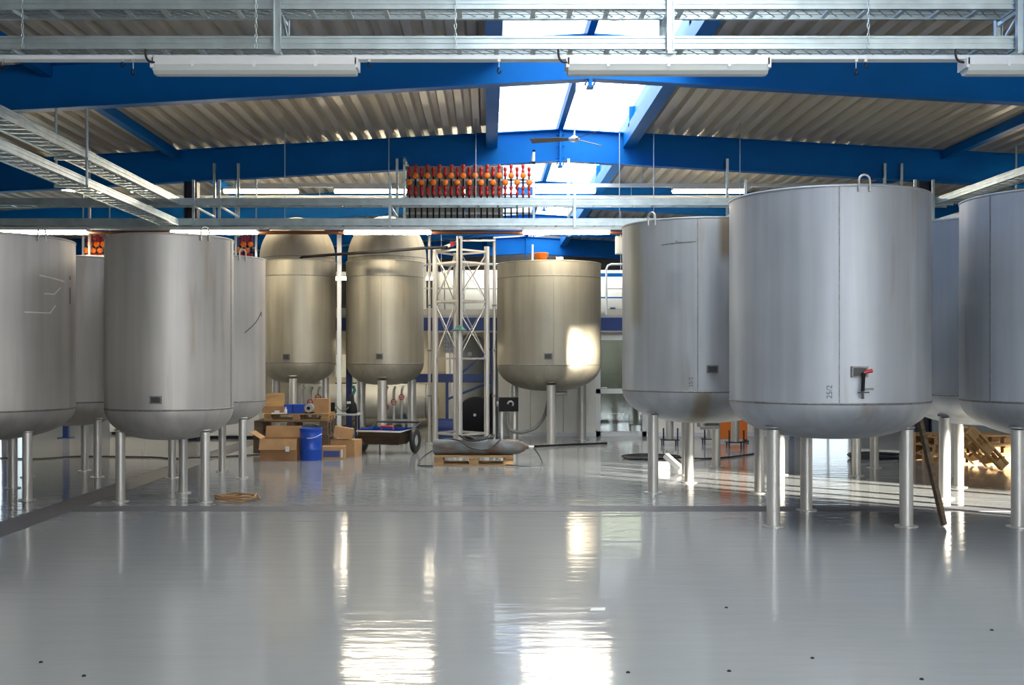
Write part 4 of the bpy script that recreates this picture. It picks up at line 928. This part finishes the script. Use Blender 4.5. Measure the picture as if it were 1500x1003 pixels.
MB().tube([(-.36,-.32,.345),(.36,-.32,.345),(.36,.32,.36),(-.36,.32,.36)], .014, 8, closed=True).build('tray_rim', M['leg_steel'], bw)
MB().tube([(-.36,.3,.36),(-.38,.55,.44),(.38,.55,.44),(.36,.3,.36)], .016, 8).build('push_handle', M['darkcol'], bw)
MB().cyl((-.46,.12,.19), (.46,.12,.19), .014, 8).build('axle', M['darkcol'], bw)
for s_ in (-1, 1):
    x = s_*.44
    b = MB().lathe([(.09,-.03),(.17,-.035),(.19,-.02),(.19,.02),(.17,.035),(.09,.03)], 28); b.v = [(p[2]+x, p[0]+.12, p[1]+.19) for p in b.v]; wh = b.build('wheel', M['black'], bw)
    b = MB().lathe([(.001,-.02),(.09,-.02),(.10,0),(.09,.02),(.001,.02)], 20); b.v = [(p[2]+x, p[0]+.12, p[1]+.19) for p in b.v]; b.build('hub', M['greybody'], wh)
MB().bar((-.03,-.2,.16), (.0,-.26,0), .025, .025).build('prop_leg', M['darkcol'], bw)
for k, (x, y, a, m_, l_, lab) in enumerate(((-.12,-.05,.5,'greybody',.26,'grey tool handle sticking out of the barrow'), (.02,.02,1.9,'red',.20,'red tool lying in the barrow'), (.12,-.04,.9,'hose_brown',.24,'brown-handled tool lying in the barrow')  )):
    c = Vector((bc[0]+x, bc[1]+y, .29)); d_ = Vector((math.cos(a)*.8, math.sin(a)*.35, .35)).normalized()
    g = thing('hand_tool', lab, 'tool', c-d_*l_/2); MB().tube([(0,0,0), tuple(d_*l_*.7)], .018, 8).build('handle', M[m_], g); MB().cbox(d_*l_*.82, (.06,.04,.05)).build('tool_head', M['greybody'], g)
tag(MB().tube([(bc[0]-.10,bc[1]+.18,.36),(bc[0]-.10,bc[1]+.18,.44),(bc[0]+.10,bc[1]+.18,.44),(bc[0]+.10,bc[1]+.18,.36)], .018, 8).build('toolbox_grip', M['red']), 'red handle of a toolbox standing in the barrow', 'handle')
tbx = thing('toolbox', 'pale metal toolbox in the barrow below the red handle', 'toolbox', (bc[0], bc[1]+.18, .18)); MB().box((-.16,-.08,0), (.16,.08,.18)).build('body', M['beige'], tbx); MB().box((-.165,-.085,.12), (.165,.085,.135)).build('lid_lip', M['greybody'], tbx)
# valves and pipes beneath the warm tanks
for cx, D, lab in ((PX(577, 22.2), 22.2, 'red-wheeled pipe cluster standing beneath the tank above the barrow'), (PX(455, 22.0), 22.0, 'pipe cluster with hand wheels beneath the tank above the pallets')):
    g = thing('pipe_cluster', lab, 'pipework', (cx, D, 0))
    for k, x in enumerate((-.16, 0, .16)):
        MB().tube([(x,0,.25),(x,0,.95),(x+.02,.08,1.02)], .028, 10).build('riser', M['leg_steel'], g)
        b = MB().tube([(x+.055*math.cos(q), -.05, .62+.1*k+.055*math.sin(q)) for q in [2*pi*i/12 for i in range(12)]], .010, 6, closed=True).bar((x-.05,-.05,.62+.1*k),(x+.05,-.05,.62+.1*k),.012,.012).cyl((x,-.05,.62+.1*k),(x,0,.62+.1*k),.01,6); b.build('hand_wheel', M['red'], g)
    MB().cyl((-.28,0,.32), (.28,0,.32), .05, 14).build('manifold', M['leg_steel'], g)
    for x in (-.2, .2): MB().box((x-.02,-.02,0), (x+.02,.02,.30)).build('stand', M['leg_steel'], g)
# coiled brown hose in the foreground
hx, hy = PX(348, 2560/208), 2560/208-.03
cp_ = []
for k in range(34):
    a = 2*pi*k/11+.3; rr_ = .20+.022*math.sin(k*1.7); cp_.append((hx+rr_*1.12*math.cos(a), hy+.19*math.sin(a)*(1+.12*math.sin(k)), .016+.016*(k//11)+.012*(math.sin(k*2.1)+1)))
cp_.append((hx+.26, hy-.02, .02))
tag(MB().tube(spline(cp_, 3), .010, 8).build('hose_coil', M['hose_brown']), 'coil of thin brown hose on the floor at a tank leg', 'hose')
# thin cable on the floor at the far side under the small tanks
tag(MB().tube(spline([(-9.5,17.6,.012),(-7.9,17.5,.012),(-7.2,17.3,.012),(-6.6,17.75,.012),(-5.4,17.6,.012),(-4.9,17.4,.012),(-3.6,18.2,.012)], 6), .012, 6).build('floor_cable', M['black']), 'thin black cable trailing across the floor under the small tanks', 'cable')
fm = thing('floor_tool', 'small black tool lying on the floor by the trailing cable', 'tool', (-9.1, 16.9, 0)); MB().box((-.22,-.08,0), (.1,.08,.10)).build('body', M['blackpaint'], fm); MB().tube([(.1,0,.06),(.28,.02,.13)], .03, 8).build('handle', M['blackpaint'], fm)
# offcuts and cables right of centre
for k, (u, v, w_, d_, h_, rz, tl, lab) in enumerate(((966, 683, .28, .12, .10, .05, 0, 'white plastic trunking offcut lying flat near the black cables'), (967, 691, .25, .10, .05, -.02, 0, 'low white trunking offcut lying nearest the rust-streaked tank leg'))):
    D = 2560/(v+3-525); g = tag(MB().box((-w_/2,-d_/2,0), (w_/2,d_/2,h_)).box((-w_/2+.01,-d_/2-.004,h_*.3), (w_/2-.01,-d_/2,h_*.7)).build('trunking_offcut', M['offcut'], None, (PX(u, D), D, 0)), lab, 'offcut'); g.rotation_euler.z = rz
D = 15.6; a_, b_ = Vector((PX(975, D), D, .22)), Vector((PX(995, D), D-.15, .035))
tag(MB().bar(a_, b_, .09, .07).build('trunking_offcut', M['offcut']), 'white trunking offcut leaning over the others', 'offcut')
cb = []
for k in range(30):
    a = 2*pi*k/10; cb.append((PX(955, 17.4)+(.42+.05*math.sin(k*1.3))*math.cos(a), 17.5+(.34+.06*math.cos(k*1.1))*math.sin(a), .015+.012*(k//10)))
cb += [(PX(1030, 17.2), 17.3, .015), (PX(1075, 17.4), 17.6, .015), (PX(1110, 18), 18.2, .015)]
tag(MB().tube(spline(cb, 3), .014, 6).build('cable_coil', M['black']), 'loose coil of black cable on the floor near the white offcuts', 'cable')
cb = []
for k in range(28):
    a = 2*pi*k/10; cb.append((PX(1290, 17.4)+(.40+.06*math.sin(k*1.3))*math.cos(a), 17.6+(.30+.05*math.cos(k*1.1))*math.sin(a), .015+.02*(k//10)))
tag(MB().tube(spline(cb, 3), .02, 6).build('cable_coil', M['hose_dark']), 'heap of dark hose on the floor near the wooden pallets', 'hose')
# orange sheet and small stands beyond
og = thing('orange_screen', 'orange welding screen standing on the floor beyond the tank legs', 'screen', (PX(1072, 21.0), 21.0, 0))
MB().box((-.30,0,.05), (.30,.012,1.3)).build('sheet', M['orange_tarp'], og); 
for x in (-.28, .28): MB().bar((x,-.15,.02), (x,.17,.02), .03, .03).bar((x,.02,0), (x,.02,1.32), .03, .03).build('stand', M['darkcol'], og)
for u, D, lab in ((981, 20.2, 'dark pipe stand beyond the white offcuts'), (1041, 20.4, 'dark pipe stand next to the orange screen'), (1077, 19.6, 'dark pipe stand in front of the orange screen')):
    g = thing('pipe_stand', lab, 'stand', (PX(u, D), D, 0)); MB().cyl((0,0,.10), (0,0,.95), .07, 14).build('pipe', M['leg_steel'], g)
    MB().box((-.16,-.12,.09), (.16,.12,.11)).build('plate', M['darkcol'], g)
    for x in (-.13, .13): MB().cyl((x,-.1,0), (x,-.1,.32), .014, 8).build('threaded_rod', M['darkcol'], g); MB().cyl((x,.1,0), (x,.1,.1), .014, 8).build('threaded_rod', M['darkcol'], g)
# leaning plank at the big tank
a_, b_ = P(1383, 771, 10.38), Vector((PX(1345, 10.75), 10.72, 1.0)); a_.z = .02
tag(MB().bar(a_, b_, .075, .035, (1,0,0)).build('leaning_plank', M['wood_old']), 'dark narrow plank leaning against the tank with the clamp', 'plank')
# pallets stacked and leaning at the far right
PX0, PY0 = 7.35, 16.95
for k in range(3):
    g = thing('pallet', ('bottom', 'middle', 'top')[k]+' wooden pallet of the low stack behind the sunlit legs', 'pallet', (PX0, PY0, .146*k), .05*k); pallet_parts(g, M['wood'])
lp = thing('pallet', 'light pine pallet tilted against the low pallet stack', 'pallet', (7.05, 15.98, .27)); lp.rotation_euler = (0, .80, .05); pallet_parts(lp, M['wood_light'], .72, .9)
# navy rack posts at the far sides
for x, y, lab in ((-8.5, 22, 'navy steel post beyond the chalk-marked tank, nearer the small tanks'), (-9.6, 21.7, 'navy steel post beyond the chalk-marked tank, nearer the wall windows'), (PX(1358, 22.4), 22.4, 'navy steel post beyond the low pallet stack')):
    g = thing('steel_post', lab, 'post', (x, y, 0)); MB().box((-.05,-.05,.015), (.05,.05,2.6)).build('tube', M['navy'], g); MB().box((-.13,-.13,0), (.13,.13,.015)).build('base_plate', M['navy'], g)
# pale storage cabinets at the far end under the small tanks
for x, y, w_, lab in ((-7.2, 23.2, 1.5, 'pale low cabinet at the far end behind the narrow grey tank'), (-5.2, 22.0, 1.3, 'white low cabinet at the far end behind the plain grey tank')):
    g = thing('low_cabinet', lab, 'cabinet', (x, y, 0)); MB().box((-w_/2,-.25,.06), (w_/2,.25,.85)).build('body', M['white'], g); MB().box((-w_/2-.02,-.27,.85), (w_/2+.02,.27,.88)).build('top', M['greybody'], g)
    for s_ in (-1, 1):
        dd_ = MB().box((s_*w_/4-w_/4+.01,-.268,.08), (s_*w_/4+w_/4-.01,-.25,.83)).build('door', M['white_rail'], g); MB().box((s_*.06-.01,-.285,.4), (s_*.06+.01,-.268,.55)).build('handle', M['leg_steel'], dd_)
    MB().box((-w_/2+.02,-.2,0), (w_/2-.02,.2,.06)).build('plinth', M['darkcol'], g)
# paper scrap and specks on the foreground floor
tag(MB().add([(-.05,-.035,.002),(.045,-.03,.002),(.055,.03,.008),(-.035,.035,.003),(-.05,-.035,.0035),(.045,-.03,.0035),(.055,.03,.0095),(-.035,.035,.0045)], [(3,2,1,0),(4,5,6,7),(0,1,5,4),(1,2,6,5),(2,3,7,6),(3,0,4,7)]).build('paper_scrap', M['paper'], None, (PX(875, 2560/368), 2560/368, 0)), 'scrap of white paper lying alone on the open floor', 'paper')
for u, v in ((60, 970), (123, 990), (1064, 890), (1068, 983), (920, 985), (1190, 964), (1453, 923), (1350, 995)):
    D = 2560/(v-525); b = MB().lathe([(.001,.008),(.008,.007),(.012,0)], 7); b.build('grit_crumb', M['blackpaint'], None, (PX(u, D), D, 0))
    tag(bpy.data.objects[-1] if False else COL.objects[-1], 'tiny dark crumb of grit on the open floor', 'debris', 'grit crumbs on the open floor')
